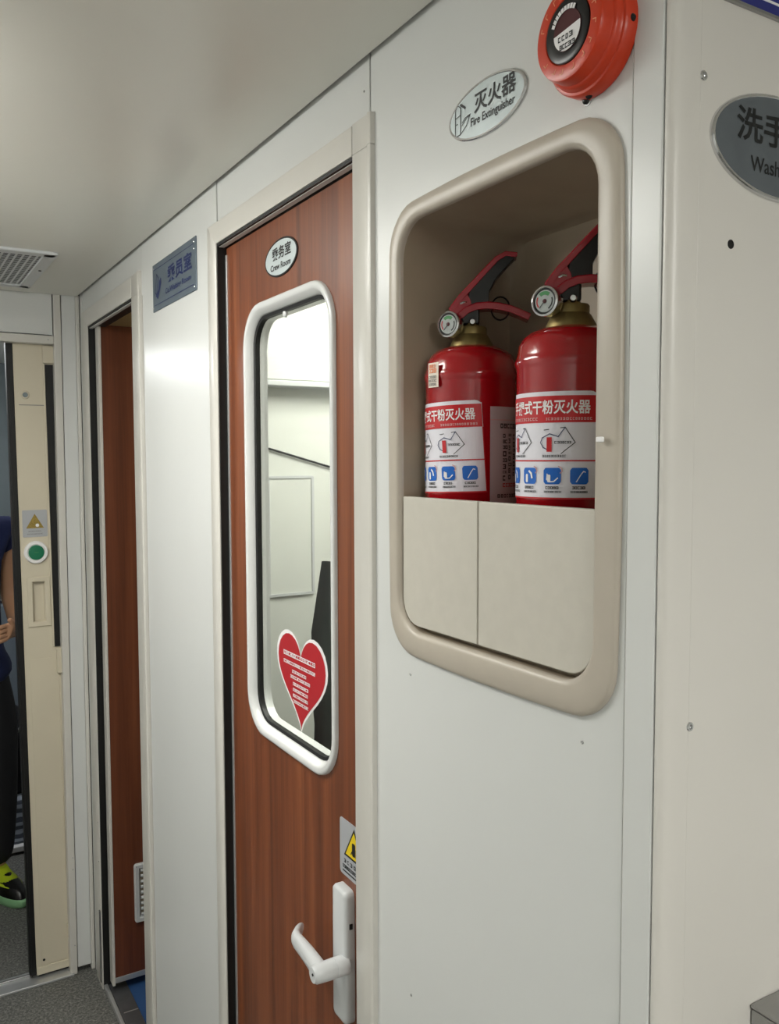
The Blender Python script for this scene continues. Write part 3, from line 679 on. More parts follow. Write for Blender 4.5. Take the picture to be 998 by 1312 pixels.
def dress(E, body, H, zt, rnd, lab0, sk, tl, second0, sticker):
    COL.objects.unlink(H); hr = H.rotation_euler.z; bpy.data.objects.remove(H)
    rot = lambda p: (p[0]*math.cos(hr)-p[1]*math.sin(hr), p[0]*math.sin(hr)+p[1]*math.cos(hr), p[2])
    def rmb(m): m.v = [rot(p) for p in m.v]; return m
    # valve block
    vb = MB().box(-0.016, 0.010, -0.009, 0.009, zt+0.026, zt+0.054)
    rmb(vb).build('valve_block', 'black_plastic', E, bevel=0.003)
    rmb(MB().lathe([(0.0045, 0), (0.0045, 0.004), (0.003, 0.006)], 12, axis='-y', c=(0.001, -0.009, zt+0.029))).build('rivet', 'chrome', E, smooth=40)
    # lower carrying handle: thin channel arching to the right
    def bar(path, w0, w1, th, sec=8):
        m = MB(); rings = []
        for i, (x, z) in enumerate(path):
            t = i/(len(path)-1); a = path[max(i-1, 0)]; b = path[min(i+1, len(path)-1)]
            tx, tz = b[0]-a[0], b[1]-a[1]; L = math.hypot(tx, tz); nx, nz = -tz/L, tx/L
            w = w0+(w1-w0)*t; h = th[0]+(th[1]-th[0])*t
            rings.append([(x+nx*h*c, y*w, z+nz*h*c) for y, c in ((-1, -1), (-1, 0.75), (-0.85, 1), (0.85, 1), (1, 0.75), (1, -1))])
        return m.loft(rings)
    low = [(-0.018, zt+0.034), (-0.006, zt+0.044), (0.006, zt+0.0485), (0.020, zt+0.0495), (0.034, zt+0.0480), (0.048, zt+0.0445), (0.060, zt+0.0395), (0.072, zt+0.034)]
    rmb(bar(low, 0.0120, 0.0135, (0.0048, 0.0045))).build('carry_handle', 'handle_red', E, bevel=0.001, smooth=40)
    # upper lever: red channel with black hollow underside
    up = [(-0.026, zt+0.044), (-0.014, zt+0.060), (0.002, zt+0.0765), (0.018, zt+0.0935), (0.031, zt+0.1065), (0.042, zt+0.1125), (0.056, zt+0.1105)]
    rmb(bar(up, 0.0095, 0.0125, (0.0042, 0.0030))).build('lever', 'handle_red', E, bevel=0.001, smooth=40)
    side = MB()
    pl_ = [(-0.029, zt+0.040), (-0.012, zt+0.0345), (0.001, zt+0.0455), (-0.001, zt+0.056), (-0.005, zt+0.0635), (-0.011, zt+0.065), (-0.0245, zt+0.049)]
    for sy in (-1, 1): side.loft([[(x, sy*0.0095, z) for x, z in pl_], [(x, sy*0.0075, z) for x, z in pl_]])
    rmb(side).build('lever_cheek', 'handle_red', E, bevel=0.0006)
    bl = [(-0.006, zt+0.050), (0.0215, zt+0.050), (0.0215, zt+0.066), (0.030, zt+0.082), (0.044, zt+0.0975), (0.055, zt+0.1085), (0.042, zt+0.1105), (0.030, zt+0.103), (0.016, zt+0.088), (-0.003, zt+0.067)]
    rmb(MB().loft([[(x, -0.0092, z) for x, z in bl], [(x, 0.0092, z) for x, z in bl]])).build('lever_core', 'black_plastic', E, bevel=0.0012)
    rmb(MB().tube([(-0.014, -0.0098, zt+0.052), (-0.010, -0.0115, zt+0.0535), (-0.006, -0.0098, zt+0.0535)], 0.0013, 6)).build('pin', 'chrome', E, smooth=50)
    # safety ring
    rg = [(0.036+0.0115*math.cos(a), 0.004, zt+0.0475+0.0145*math.sin(a)) for a in [2*math.pi*k/20 for k in range(21)]]
    rmb(MB().tube(rg, 0.0012, 6)).build('safety_ring', 'black_plastic', E, smooth=60)
    # gauge on the left front
    gx, gy, gz = -0.0275, -0.020, zt+0.025
    ga = math.radians(-32)
    def grot(m):
        m.v = [(p[0]*math.cos(ga)-p[1]*math.sin(ga)+gx, p[0]*math.sin(ga)+p[1]*math.cos(ga)+gy, p[2]+gz) for p in m.v]; return rmb(m)
    gb = grot(MB().lathe([(0.006, -0.020), (0.006, -0.010), (0.0155, -0.009), (0.0165, 0.001), (0.0160, 0.0035), (0.0140, 0.0045), (0.0132, 0.0025), (0.0005, 0.0022)], 32, axis='-y')).build('gauge', 'chrome', E, smooth=40)
    grot(MB().lathe([(0.0005, 0.0024), (0.0116, 0.0024), (0.0116, 0.0029), (0.0005, 0.0029)], 28, axis='-y')).build('dial', 'dial_grey', gb, smooth=30)
    grot(MB().lathe([(0.0114, 0.0024), (0.0133, 0.0024), (0.0133, 0.0028), (0.0114, 0.0026)], 28, axis='-y', cap=False)).build('bezel', 'black_plastic', gb, smooth=30)
    def dpatch(a0, a1, r0, r1, m, nm):
        q = MB(); k = 8
        for i in range(k):
            a, b = math.radians(a0+(a1-a0)*i/k), math.radians(a0+(a1-a0)*(i+1)/k)
            q.quad((r0*math.cos(a), -0.0031, r0*math.sin(a)), (r1*math.cos(a), -0.0031, r1*math.sin(a)), (r1*math.cos(b), -0.0031, r1*math.sin(b)), (r0*math.cos(b), -0.0031, r0*math.sin(b)))
        grot(q).build(nm, m, gb)
    dpatch(50, 130, 0.0065, 0.0105, 'gauge_green', 'green_zone'); dpatch(-60, 20, 0.0085, 0.0100, 'ink_black', 'scale'); dpatch(150, 220, 0.0085, 0.0100, 'ink_red', 'red_zone')
    grot(MB().lathe([(0.0026, 0.0026), (0.0022, 0.0036), (0.0005, 0.0038)], 14, axis='-y')).build('dial_hub', 'maroon', gb, smooth=40)
    grot(stroke_z([(0, 0), (-0.006, -0.007)], 0.0009, -0.0034)).build('needle', 'ink_black', gb)
    # ---- printed labels
    lz = 1.674-SHELF; LH = 0.1105; W = 2*math.radians(57)*BR; h2 = W/2
    def put(m, name, matn, parent=body): return ext_text_bend(skewed(m, sk, tl), BR, lab0, lz).build(name, matn, parent)
    Lb = put(bend_patch(BR, (-h2, h2), 0, LH-0.003, 0.0004, 0, 0), 'label', 'label_white')
    tp = MB(); k = 44                                        # white top edge with rounded right corner
    for i in range(k):
        a, b = -h2+(W)*i/k, -h2+W*(i+1)/k
        f = lambda u: LH-(0.004*max(0, (u-(h2-0.008))/0.008)**2)
        tp.quad((a, LH-0.006, 0.0004), (b, LH-0.006, 0.0004), (b, f(b), 0.0004), (a, f(a), 0.0004))
    put(tp, 'label_edge', 'label_white', Lb)
    put(join(bend_patch(BR, (-h2, h2-0.0006), 0.0785, LH-0.0045, 0.0008, 0, 0), bend_patch(BR, (-h2, h2), 0.0385, 0.0400, 0.0008, 0, 0), bend_patch(BR, (h2-0.0012, h2), 0.0, 0.0785, 0.0008, 0, 0), bend_patch(BR, (-h2, h2), -0.0005, 0.0012, 0.0008, 0, 0)), 'header_band', 'label_red', Lb)
    put(text_mb('手提式干粉灭火器', 0.0150, bold=0.0003, width=0.0985, cx=0.000, cy=0.0945, n=0.0013), 'lettering', 'ink_white', Lb)
    put(join(marks(-h2+0.006, -0.004, 0.0810, 0.0032, 0.0012, rnd), marks(0.004, h2-0.006, 0.0810, 0.0028, 0.0012, rnd)), 'small_print', 'ink_pink', Lb)
    # firing diagrams
    dia = MB(); red = MB(); blu = MB()
    for cx in (0.014, -0.034):
        stroke([(cx-0.012, 0.071), (cx+0.010, 0.0735), (cx+0.020, 0.058), (cx+0.006, 0.0465)], 0.0008, 0.0012, dia)
        stroke([(cx+0.010, 0.0735), (cx+0.003, 0.064), (cx-0.006, 0.067), (cx-0.014, 0.063), (cx-0.016, 0.058), (cx-0.013, 0.053), (cx-0.008, 0.0505)], 0.0009, 0.0012, blu)
        red.quad((cx-0.009, 0.0485, 0.0013), (cx-0.0035, 0.0485, 0.0013), (cx-0.0035, 0.0635, 0.0013), (cx-0.009, 0.0635, 0.0013))
        marks(cx-0.001, cx+0.016, 0.0568, 0.0028, 0.0012, rnd, 0.2, dia)
        marks(cx-0.014, cx+0.012, 0.0430, 0.0024, 0.0012, rnd, 0.25, dia)
    put(dia, 'diagram', 'ink_black', Lb); put(red, 'diagram', 'label_red', Lb); put(blu, 'diagram', 'ink_blue', Lb)
    # blue pictograms
    ic = MB(); wh = MB(); pk = MB(); tx = MB()
    for i, cx in enumerate((0.0385, 0.0110, -0.0165, -0.0440)):
        for q in range(10):
            ua_, ub_ = cx-0.0092+0.00184*q, cx-0.0092+0.00184*(q+1)
            ins = lambda u: 0.0026-math.sqrt(max(0.0, 0.0026**2-max(0.0, abs(u-cx)-0.0066)**2))
            ic.quad((ua_, 0.0150+ins(ua_), 0.0010), (ub_, 0.0150+ins(ub_), 0.0010), (ub_, 0.0320-ins(ub_), 0.0010), (ua_, 0.0320-ins(ua_), 0.0010))
        if i == 0: stroke([(cx-0.003, 0.0175), (cx+0.0015, 0.025), (cx+0.004, 0.0282), (cx+0.006, 0.0275)], 0.0010, 0.0015, wh)
        elif i == 1:
            stroke([(cx-0.005, 0.0255), (cx-0.0055, 0.020), (cx-0.003, 0.0175), (cx+0.002, 0.0178), (cx+0.006, 0.0215)], 0.0012, 0.0015, wh); wh.quad(*[(x, y, 0.0015) for x, y in rr(cx-0.005, cx-0.0015, 0.017, 0.025, 0.0012, 2)])
        else:
            wh.quad(*[(x, y, 0.0015) for x, y in rr(cx-0.005, cx-0.0018, 0.0165, 0.0255, 0.0012, 2)]); stroke([(cx, 0.0285), (cx+0.003, 0.026), (cx+0.004, 0.0215)], 0.0022, 0.0015, wh)
        if i in (1, 2): stroke([(cx+0.0065, 0.0335), (cx+0.0095, 0.032), (cx+0.0105, 0.0285), (cx+0.0085, 0.0265)], 0.0011, 0.0012, pk)
        marks(cx-0.0070, cx+0.0070, 0.0100, 0.0030, 0.0012, rnd, 0.12, tx); marks(cx-0.0088, cx+0.0100, 0.0062, 0.0020, 0.0012, rnd, 0.12, tx)
    put(ic, 'pictogram', 'icon_blue', Lb); put(wh, 'pictogram_figure', 'ink_white', Lb); put(pk, 'pictogram_hand', 'ink_pink', Lb); put(tx, 'small_print', 'ink_black', Lb)
    # second label round the side
    s0 = (second0-lab0)*BR; s1 = s0+1.35*BR
    def put2(m, name, matn, parent): return ext_text_bend(m, BR, lab0, lz).build(name, matn, parent)
    L2 = put2(bend_patch(BR, (s0, s1), -0.030, LH-0.006, 0.0004, 0, 0), 'side_label', 'label_grey', body)
    put2(bend_patch(BR, (s0, s1), LH-0.0225, LH-0.0215, 0.0008, 0, 0), 'side_label_rule', 'ink_pink', L2)
    t2 = MB(); v = LH-0.032
    marks(s0+0.014, s1-0.006, v, 0.0060, 0.0010, rnd, 0.2, t2)
    for c in range(5):
        u = s0+0.018+c*0.0098; vv = v-0.006
        while vv > 0.020:
            hgt = rnd.uniform(0.003, 0.008); marks(u, u+0.0085, vv-hgt, min(hgt*0.9, 0.0075), 0.0010, rnd, 0.1, t2); vv -= hgt+0.0016
    marks(s0+0.010, s1-0.006, -0.006, 0.0046, 0.0010, rnd, 0.3, t2)
    put2(t2, 'side_print', 'ink_black', L2)
    put2(marks(s0+0.018, s1-0.008, 0.0070, 0.0048, 0.0010, rnd, 0.25), 'side_print', 'ink_red', L2)
    if sticker:
        sa = math.radians(-50); sz = 1.803-SHELF
        st = ext_text_bend(bend_patch(BR, (-0.0095, 0.0095), 0, 0.0300, 0.0035, 0, 0), BR, sa, sz).build('sticker', 'sticker_cream', body)
        ext_text_bend(join(marks(-0.007, 0.008, 0.0175, 0.0055, 0.0039, rnd, 0.12), marks(-0.007, 0.008, 0.0235, 0.0045, 0.0039, rnd, 0.12)), BR, sa, sz).build('sticker_print', 'sticker_orange', st)
        q = MB()
        for kk in range(3): marks(-0.008, 0.008, 0.002+kk*0.0045, 0.0034, 0.0039, rnd, 0.12, q)
        ext_text_bend(q, BR, sa, sz).build('sticker_print', 'mid_grey', st)
def stroke_z(pts, w, y):
    m = stroke(pts, w, 0); m.v = [(u, y, v) for u, v, n in m.v]; return m

r1 = make_extinguisher(math.radians(36.1), 0.648, 0.889, 0, 0, 0, 'red fire extinguisher in the niche with price sticker, beside the door', 0, True, 0.0, 3)
dress(*r1, math.radians(-37.5), 0.07, 0.03, math.radians(23), True)
r2 = make_extinguisher(math.radians(42.5), 0.648, 0.707, 0, 0, 0, 'red fire extinguisher half hidden by the niche edge, under the orange alarm', 0, False, math.radians(3), 5)
dress(*r2, math.radians(-28.5), 0.0, 0.0, math.radians(29.2), False)

# ---- oval signs
def oval_sign(name, mw, a, b, face, rim, label, thick=0.003):
    Sg = tag(empty(name, mw), label, 'sign')
    e = ellipse(0, 0, a, b)
    MB().loft([[(x, y, 0) for x, y in e], [(x, y, thick*0.7) for x, y in e], [(x, y, thick) for x, y in offset(e, -0.001)], [(x, y, thick) for x, y in offset(e, -0.0026)], [(x, y, thick-0.0006) for x, y in offset(e, -0.0032)]], True, False).build('rim', rim, Sg, smooth=40)
    MB().prism(offset(e, -0.0028), 0.0002, thick-0.0005).build('plate', face, Sg)
    return Sg
sg = oval_sign('oval_sign', fw(0.7555, 2.0905), 0.0675, 0.0300, 'oval_silver', 'chrome', 'silver oval fire extinguisher sign above the niche, left of the orange alarm')
text_mb('灭火器', 0.022, bold=0.0005, width=0.072, cx=0.0165, cy=0.0085, n=0.0029).build('lettering', 'ink_black', sg)
text_mb('Fire Extinguisher', 0.0125, bold=0.0002, width=0.076, cx=0.0125, cy=-0.0105, n=0.0029).build('lettering', 'ink_black', sg)
ic = MB(); N = 0.0029
stroke([(-0.0545, 0.012), (-0.0545, -0.016), (-0.0445, -0.0155), (-0.0445, 0.013)], 0.0013, N, ic)
stroke([(-0.0545, 0.004), (-0.0445, 0.0055)], 0.001, N, ic); stroke([(-0.0545, 0.012), (-0.0525, 0.0165), (-0.0485, 0.0165), (-0.0445, 0.013)], 0.001, N, ic)
stroke([(-0.0445, 0.0165), (-0.036, 0.0105)], 0.0026, N, ic); stroke([(-0.0445, -0.0155), (-0.033, -0.009), (-0.0265, 0.001), (-0.036, -0.003), (-0.042, -0.007)], 0.0010, N, ic)
stroke([(-0.042, -0.004), (-0.036, -0.0005), (-0.0285, 0.0005)], 0.0009, N, ic); stroke([(-0.0525, -0.003), (-0.050, -0.0028)], 0.0012, N, ic)
ic.build('pictogram', 'ink_black', sg)
sg = oval_sign('oval_sign', fw(1.3365, 2.0505, -RC), 0.0665, 0.0310, 'oval_silver', 'ink_black', 'pale oval crew room sign on the brown door', 0.0025)
text_mb('乘务室', 0.0215, bold=0.0005, width=0.078, cx=0.004, cy=0.0085, n=0.0024).build('lettering', 'ink_black', sg)
text_mb('Crew Room', 0.014, bold=0.0003, width=0.082, cx=0.000, cy=-0.0130, n=0.0024).build('lettering', 'ink_black', sg)
wcx, wcz = 0.703, 1.9905
sg = oval_sign('oval_sign', fc(wcx, wcz, YC), 0.0925, 0.0455, 'oval_dark', 'chrome', 'dark grey oval washroom sign with chrome rim, cut by right edge', 0.004)
text_mb('洗手间', 0.030, bold=0.0006, width=0.104, cx=-0.010, cy=0.0135, n=0.0039).build('lettering', 'ink_black', sg)
text_mb('Washroom', 0.0185, bold=0.0002, width=0.080, cx=-0.003, cy=-0.0185, n=0.0039).build('lettering', 'ink_black', sg)
# blue sign, top right
bs = tag(empty('blue_sign', fc(0.625, 2.1035, YC)), 'dark blue sign with white line, top right corner', 'sign')
MB().box(0, 0.34, 0, 0.11, 0, 0.003).build('plate', 'sign_blue', bs, bevel=0.001)
MB().box(0.012, 0.33, 0.0085, 0.0107, 0.003, 0.0034).build('line', 'ink_white', bs)
MB().box(0.0, 0.34, -0.0025, 0.0, 0, 0.0035).build('edge', 'steel', bs)
# rectangular plate sign
ps = tag(empty('plate_sign', fw(1.889, 2.116)), 'blue-grey rectangular metal plate sign beside the second doorway', 'sign')
PW, PH = 0.161, 0.0545
MB().box(-PW, PW, -PH, PH, 0, 0.0025).build('plate', 'plate_blue', ps, bevel=0.001)
ln = MB()
for s_ in (-1, 1): ln.quad((-PW+0.014, s_*0.041-0.0008, 0.0029), (PW-0.014, s_*0.041-0.0008, 0.0029), (PW-0.014, s_*0.041+0.0008, 0.0029), (-PW+0.014, s_*0.041+0.0008, 0.0029))
ln.build('line', 'ink_blue', ps)
text_mb('乘员室', 0.038, bold=0.0009, width=0.175, cx=0.047, cy=0.012, n=0.0031).build('lettering', 'ink_blue', ps)
text_mb('Cu.Waiting Room', 0.0165, bold=0.0003, width=0.185, cx=0.035, cy=-0.0235, n=0.0031).build('lettering', 'ink_blue', ps)
pi_ = MB(); pi_.quad(*[(x, y, 0.0031) for x, y in ((-0.135, -0.020), (-0.117, -0.030), (-0.088, 0.004), (-0.090, 0.016), (-0.105, 0.010), (-0.112, -0.008))])
stroke([(-0.125, 0.028), (-0.112, 0.018), (-0.128, -0.018), (-0.138, -0.012), (-0.125, 0.028)], 0.003, 0.0031, pi_)
pi_.build('pictogram', 'ink_blue', ps)
for u, v in ((PW-0.012, PH-0.010), (PW-0.012, PH-0.024), (PW-0.010, -PH+0.008), (-PW+0.010, PH-0.010), (-PW+0.008, -PH+0.008)): screw(ps, u, v, 0.0025, 0.0028, 'chrome')

# ---- orange round alarm
y0_, z0_ = on_wall(728, 38, 0.036)
ay, az = y0_+0.001, z0_
A = tag(empty('alarm_sounder', fw(ay, az)), 'orange-red round emergency alarm with black dial at the top', 'alarm')
MB().lathe([(0.0005, 0.0), (0.049, 0.0), (0.0505, 0.002), (0.0505, 0.013), (0.0490, 0.0152), (0.0470, 0.0158), (0.0458, 0.0180), (0.0458, 0.0205), (0.0445, 0.0225), (0.0430, 0.0232), (0.0424, 0.0250), (0.0424, 0.0320), (0.0410, 0.0352), (0.0380, 0.0362), (0.0290, 0.0362), (0.0278, 0.0345), (0.0005, 0.0335)], 64).build('housing', 'alarm_red', A, smooth=35)
dk = MB().lathe([(0.0005, 0.03370), (0.0276, 0.03370), (0.0276, 0.03620), (0.0262, 0.03700), (0.0170, 0.03580), (0.0005, 0.03560)], 48).build('dial', 'black_plastic', A, smooth=40)
def disc_sector(pts, n): return flat(pts, n)
lens = [(0.0170*math.cos(math.radians(a)), 0.0170*math.sin(math.radians(a))) for a in range(-178, 18, 7)]
MB().lathe([(0.0005, 0.03590), (0.0174, 0.03620), (0.0174, 0.03650), (0.0005, 0.03650)], 36).build('lens', 'maroon', dk, smooth=40)
flat(lens, 0.03680).build('dial_card', 'ink_white', dk)
rn = random.Random(4)
join(marks(-0.011, 0.012, -0.0075, 0.0050, 0.03710, rn, 0.3), marks(-0.009, 0.011, -0.0150, 0.0048, 0.03710, rn, 0.1)).build('dial_print', 'ink_black', dk)
arc = MB()
for k in range(9):
    a = math.radians(152-k*11.5); c, s_ = math.cos(a), math.sin(a); r0, r1 = 0.0170, 0.0212; t = 0.0016
    arc.quad((r0*c-t*s_, r0*s_+t*c, 0.03740), (r0*c+t*s_, r0*s_-t*c, 0.03740), (r1*c+t*s_, r1*s_-t*c, 0.03740), (r1*c-t*s_, r1*s_+t*c, 0.03740))
arc.build('arc_print', 'ink_white', dk)
mk = MB()
for a_ in (215, 240, 258, 282, 305, 325, 350, 15, 140, 160, 118, 100):
    a = math.radians(a_); c, s_ = math.cos(a), math.sin(a); u, v = 0.0340*c, 0.0340*s_; t = 0.0009
    stroke([(u-0.002*c-0.0016*s_, v-0.002*s_+0.0016*c), (u+0.002*c-0.0016*s_, v+0.002*s_+0.0016*c), (u+0.002*c+0.0016*s_, v+0.002*s_-0.0016*c)], t, 0.036505, mk)
mk.build('ring_marks', 'alarm_mark', A)
for a_ in (-4, 268):
    a = math.radians(a_); c, s_ = math.cos(a), math.sin(a)
    m = MB().ball((0, 0, 0), 0.0036, 12, (1, 1, 0.9)); m.v = [(p[0]+0.0492*c, p[1]+0.0492*s_, p[2]+0.008) for p in m.v]
    m.build('side_hole', 'dark_gap', A, smooth=60)
y, z = on_wall(749, 128, 0.004)
bl = tag(empty('wall_bolt', fw(y, z)), 'small dark bolt head just below the orange alarm', 'bolt')
MB().lathe([(0.0048, 0), (0.0048, 0.001), (0.0042, 0.0014)], 16).build('washer', 'chrome', bl, smooth=40)
MB().ball((0, 0, 0.0025), 0.0040, 12, (1, 1, 0.7)).build('head', 'black_plastic', bl, smooth=60)

# ---- stickers on the crew room door
hy, hz, = 1.299, 1.345
HT = tag(empty('heart_sticker', fw(1.2985, 1.253, -RC-0.0115)), 'red heart-shaped sticker with white border on the door glass', 'sticker')
def heart(sx, sy, dy=0.0):
    pts = []
    for k in range(48):
        t = 2*math.pi*k/48
        x = 16*math.sin(t)**3; y = 13*math.cos(t)-5*math.cos(2*t)-2*math.cos(3*t)-math.cos(4*t)
        pts.append((-x/16*sx, (y+17)/29*sy+dy))
    return pts
hp = heart(0.101, 0.170)
def fan(pts, n, c):
    m = MB(); b = 0; m.v = [(c[0], c[1], n)]+[(x, y, n) for x, y in pts]
    m.f = [(0, 1+i, 1+(i+1) % len(pts)) for i in range(len(pts))]; return m
fan(hp, 0.0003, (0, 0.09)).build('border', 'ink_white', HT)
fan([((x)*0.925, (y-0.09)*0.925+0.09) for x, y in hp], 0.0007, (0, 0.09)).build('face', 'heart_red', HT)
rn = random.Random(9); tm = MB()
for v, h, a, b in ((0.124, 0.0085, -0.070, 0.062), (0.110, 0.0062, -0.070, 0.060), (0.098, 0.0056, -0.035, 0.026), (0.088, 0.0058, -0.042, 0.036), (0.077, 0.0056, -0.032, 0.030), (0.067, 0.0056, -0.032, 0.030), (0.057, 0.0056, -0.032, 0.030), (0.047, 0.0056, -0.032, 0.030)):
    marks(a, b, v, h, 0.0011, rn, 0.12, tm)
tm.build('print', 'ink_white', HT)
WS = tag(empty('warning_sticker', fw(1.091, 1.127, -RC)), 'grey warning sticker with yellow triangle above the door handle', 'sticker')
MB().prism(rr(-0.046, 0.046, -0.040, 0.047, 0.006, 4), 0, 0.0006).build('backing', 'grey_label', WS)
fan([(-0.032, -0.008), (0.032, -0.008), (0.0, 0.042)], 0.0009, (0, 0.008)).build('triangle', 'ink_black', WS)
fan([(-0.0265, -0.0045), (0.0265, -0.0045), (0.0, 0.0365)], 0.0012, (0, 0.008)).build('triangle_face', 'yellow', WS)
m = MB(); m.quad(*[(x, y, 0.0015) for x, y in rr(-0.0055, 0.0045, 0.000, 0.020, 0.003, 3)]); stroke([(-0.009, 0.001), (-0.0055, 0.006)], 0.002, 0.0015, m); stroke([(0.007, 0.001), (0.007, 0.012)], 0.0025, 0.0015, m)
m.build('hand_symbol', 'ink_black', WS)
rn = random.Random(2)
join(marks(-0.032, 0.032, -0.0195, 0.0065, 0.0010, rn, 0.8), marks(-0.036, 0.036, -0.0285, 0.0058, 0.0010, rn, 0.06), stroke([(-0.036, -0.033), (0.036, -0.033)], 0.0022, 0.0010)).build('print', 'ink_black', WS)

# ---- sliding-door sticker and button
ua, va = sd(28, 654); ub, vb = sd(61, 687)
MW = SD.matrix_world.copy()
ST = tag(empty('warning_sticker', MW @ Matrix.Translation(((ua+ub)/2, (va+vb)/2, 0.0012))), 'grey warning sticker with worn yellow triangle above the green button', 'sticker')
sw, sh = (ub-ua)/2, (va-vb)/2
MB().prism(rr(-sw, sw, -sh, sh, 0.003, 3), -0.001, 0.0004).build('backing', 'grey_label', ST)
fan([(-sw*0.72, -sh*0.35), (sw*0.72, -sh*0.35), (0.0, sh*0.72)], 0.0008, (0, 0)).build('triangle', 'worn_yellow', ST)
flat(ellipse(0.007, -0.006, 0.0055, 0.0055, 14), 0.0011).build('worn_patch', 'ink_white', ST)
join(marks(-sw*0.55, sw*0.5, -sh*0.62, 0.004, 0.0008, rn, 0.3), marks(-sw*0.65, sw*0.7, -sh*0.82, 0.0036, 0.0008, rn, 0.2)).build('print', 'mid_grey', ST)
bu, bv = sd(46, 707.5)
BT = tag(empty('push_button', MW @ Matrix.Translation((bu, bv, 0.0))), 'round green push button in a white ring on the sliding door', 'button')
MB().lathe([(0.0005, 0.0), (0.0365, 0.0), (0.0365, 0.006), (0.034, 0.009), (0.027, 0.0095), (0.0245, 0.007), (0.0005, 0.007)], 40).build('ring', 'ink_white', BT, smooth=40)
MB().lathe([(0.0238, 0.006), (0.0238, 0.0100), (0.0222, 0.0115), (0.0005, 0.0125)], 32).build('cap', 'green_button', BT, smooth=40)
MB().box(-0.006, 0.006, -0.0006, 0.0012, 0.0122, 0.0134).build('mark', 'gauge_green', BT)

# ---- ceiling vent
V = tag(empty('ceiling_vent', loc=(0.15, 2.57, CEIL)), 'square white ceiling air vent with perforated grille, far left', 'vent')
vx1, vx0, vy0, vy1 = 0.408-0.15, -0.13-0.15, 2.327-2.57, 2.815-2.57
fr_ = rr(vx0, vx1, vy0, vy1, 0.006, 3)
MB().ring(fr_, [(0, 0), (0, -0.005), (-0.002, -0.007), (-0.032, -0.007), (-0.034, -0.004), (-0.034, 0.0)]).build('frame', 'white_plastic', V, smooth=35)
MB().box(vx0+0.030, vx1-0.030, vy0+0.03, vy1-0.03, -0.0030, -0.0002).build('backing', 'dark_gap', V)
gm = MB(); st_ = 0.0165; x = vx0+0.033
while x < vx1-0.033: gm.box(x-0.0026, x+0.0026, vy0+0.033, vy1-0.033, -0.0038, -0.0031); x += st_
y = vy0+0.033
while y < vy1-0.033: gm.box(vx0+0.033, vx1-0.033, y-0.0026, y+0.0026, -0.0037, -0.0031); y += st_
tag(gm.build('grille', 'white_plastic', V), kind='stuff')
MB().lathe([(0.004, -0.007), (0.004, -0.0082), (0.002, -0.0086)], 12, c=(vx1-0.014, vy0+0.21, 0)).build('screw', 'dark_gap', V)

# ---- steel ledge, bottom right
SB = tag(empty('steel_box', loc=(0.692, YC, 1.05)), 'grey steel box fixed to the washroom wall, bottom right corner', 'box')
MB().box(0, 0.26, -0.16, -0.001, 0, 0.145).build('body', 'steel', SB, bevel=0.002)
MB().box(-0.001, 0.261, -0.161, -0.001, 0.146, 0.150).build('lid', 'steel', SB, bevel=0.0015)

# ---- dark coat shape added in place of a reflection in the door glass
JK = tag(empty('reflection_shape', loc=(0.895, 1.60, 0.0)), 'dark grey-green coat shape standing in for the reflection in the crew room window', 'reflection_prop')
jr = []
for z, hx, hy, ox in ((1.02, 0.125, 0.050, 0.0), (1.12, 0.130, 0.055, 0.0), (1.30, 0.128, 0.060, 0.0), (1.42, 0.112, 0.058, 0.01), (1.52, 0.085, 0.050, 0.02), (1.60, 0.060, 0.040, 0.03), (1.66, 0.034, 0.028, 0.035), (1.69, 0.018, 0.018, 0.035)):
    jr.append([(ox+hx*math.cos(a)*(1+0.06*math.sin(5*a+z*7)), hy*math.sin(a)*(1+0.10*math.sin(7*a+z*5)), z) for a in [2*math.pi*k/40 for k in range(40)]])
MB().loft(jr).build('body', 'dark_reflection', JK, smooth=60)
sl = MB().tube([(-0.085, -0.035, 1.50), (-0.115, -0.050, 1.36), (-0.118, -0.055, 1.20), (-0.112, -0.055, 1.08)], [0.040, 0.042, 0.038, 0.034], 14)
sl.build('side_lobe', 'dark_reflection', JK, smooth=60)
MB().tube([(0.035, 0, 1.68), (0.035, 0, 1.74), (0.045, 0.0, 1.76), (0.060, 0.005, 1.745)], 0.003, 8).build('prop_hook', 'steel', JK, smooth=60)
tag(MB().tube([(0.93, 1.60, 1.748), (1.30, 1.60, 1.748), (1.659, 1.60, 1.748)], 0.008, 12).build('prop_rail', 'steel', smooth=60), 'steel rail added inside the crew room to carry the dark reflection shape', 'rail')

# ---- person and clutter beyond the sliding door
def skin_body(name, joints, edges, m, parent, sub=2):
    names = list(joints); me = bpy.data.meshes.new(name)
    me.from_pydata([joints[k][0] for k in names], [(names.index(a), names.index(b)) for a, b in edges], [])
    o = bpy.data.objects.new(name, me); COL.objects.link(o); o.parent = parent
    sk = o.modifiers.new('skin', 'SKIN'); sk.use_smooth_shade = True
    for i, k in enumerate(names):
        r = joints[k][1]; me.skin_vertices[0].data[i].radius = r if isinstance(r, tuple) else (r, r)
    me.skin_vertices[0].data[0].use_root = True
    ss = o.modifiers.new('subdivision', 'SUBSURF'); ss.levels = sub; ss.render_levels = sub
    dg = bpy.context.evaluated_depsgraph_get(); dg.update()
    nm = bpy.data.meshes.new_from_object(o.evaluated_get(dg)); o.modifiers.clear(); o.data = nm
    nm.materials.clear(); nm.materials.append(MATS[m]); nm.shade_smooth()
    return o
PX, PY = 0.245, 3.60
PE = tag(empty('person', loc=(PX, PY, 0.0), rz=math.radians(20)), 'person in navy short-sleeved shirt, dark trousers and lime shoes beyond the sliding door', 'person')
PE.scale = (1.03, 1.03, 1.03)
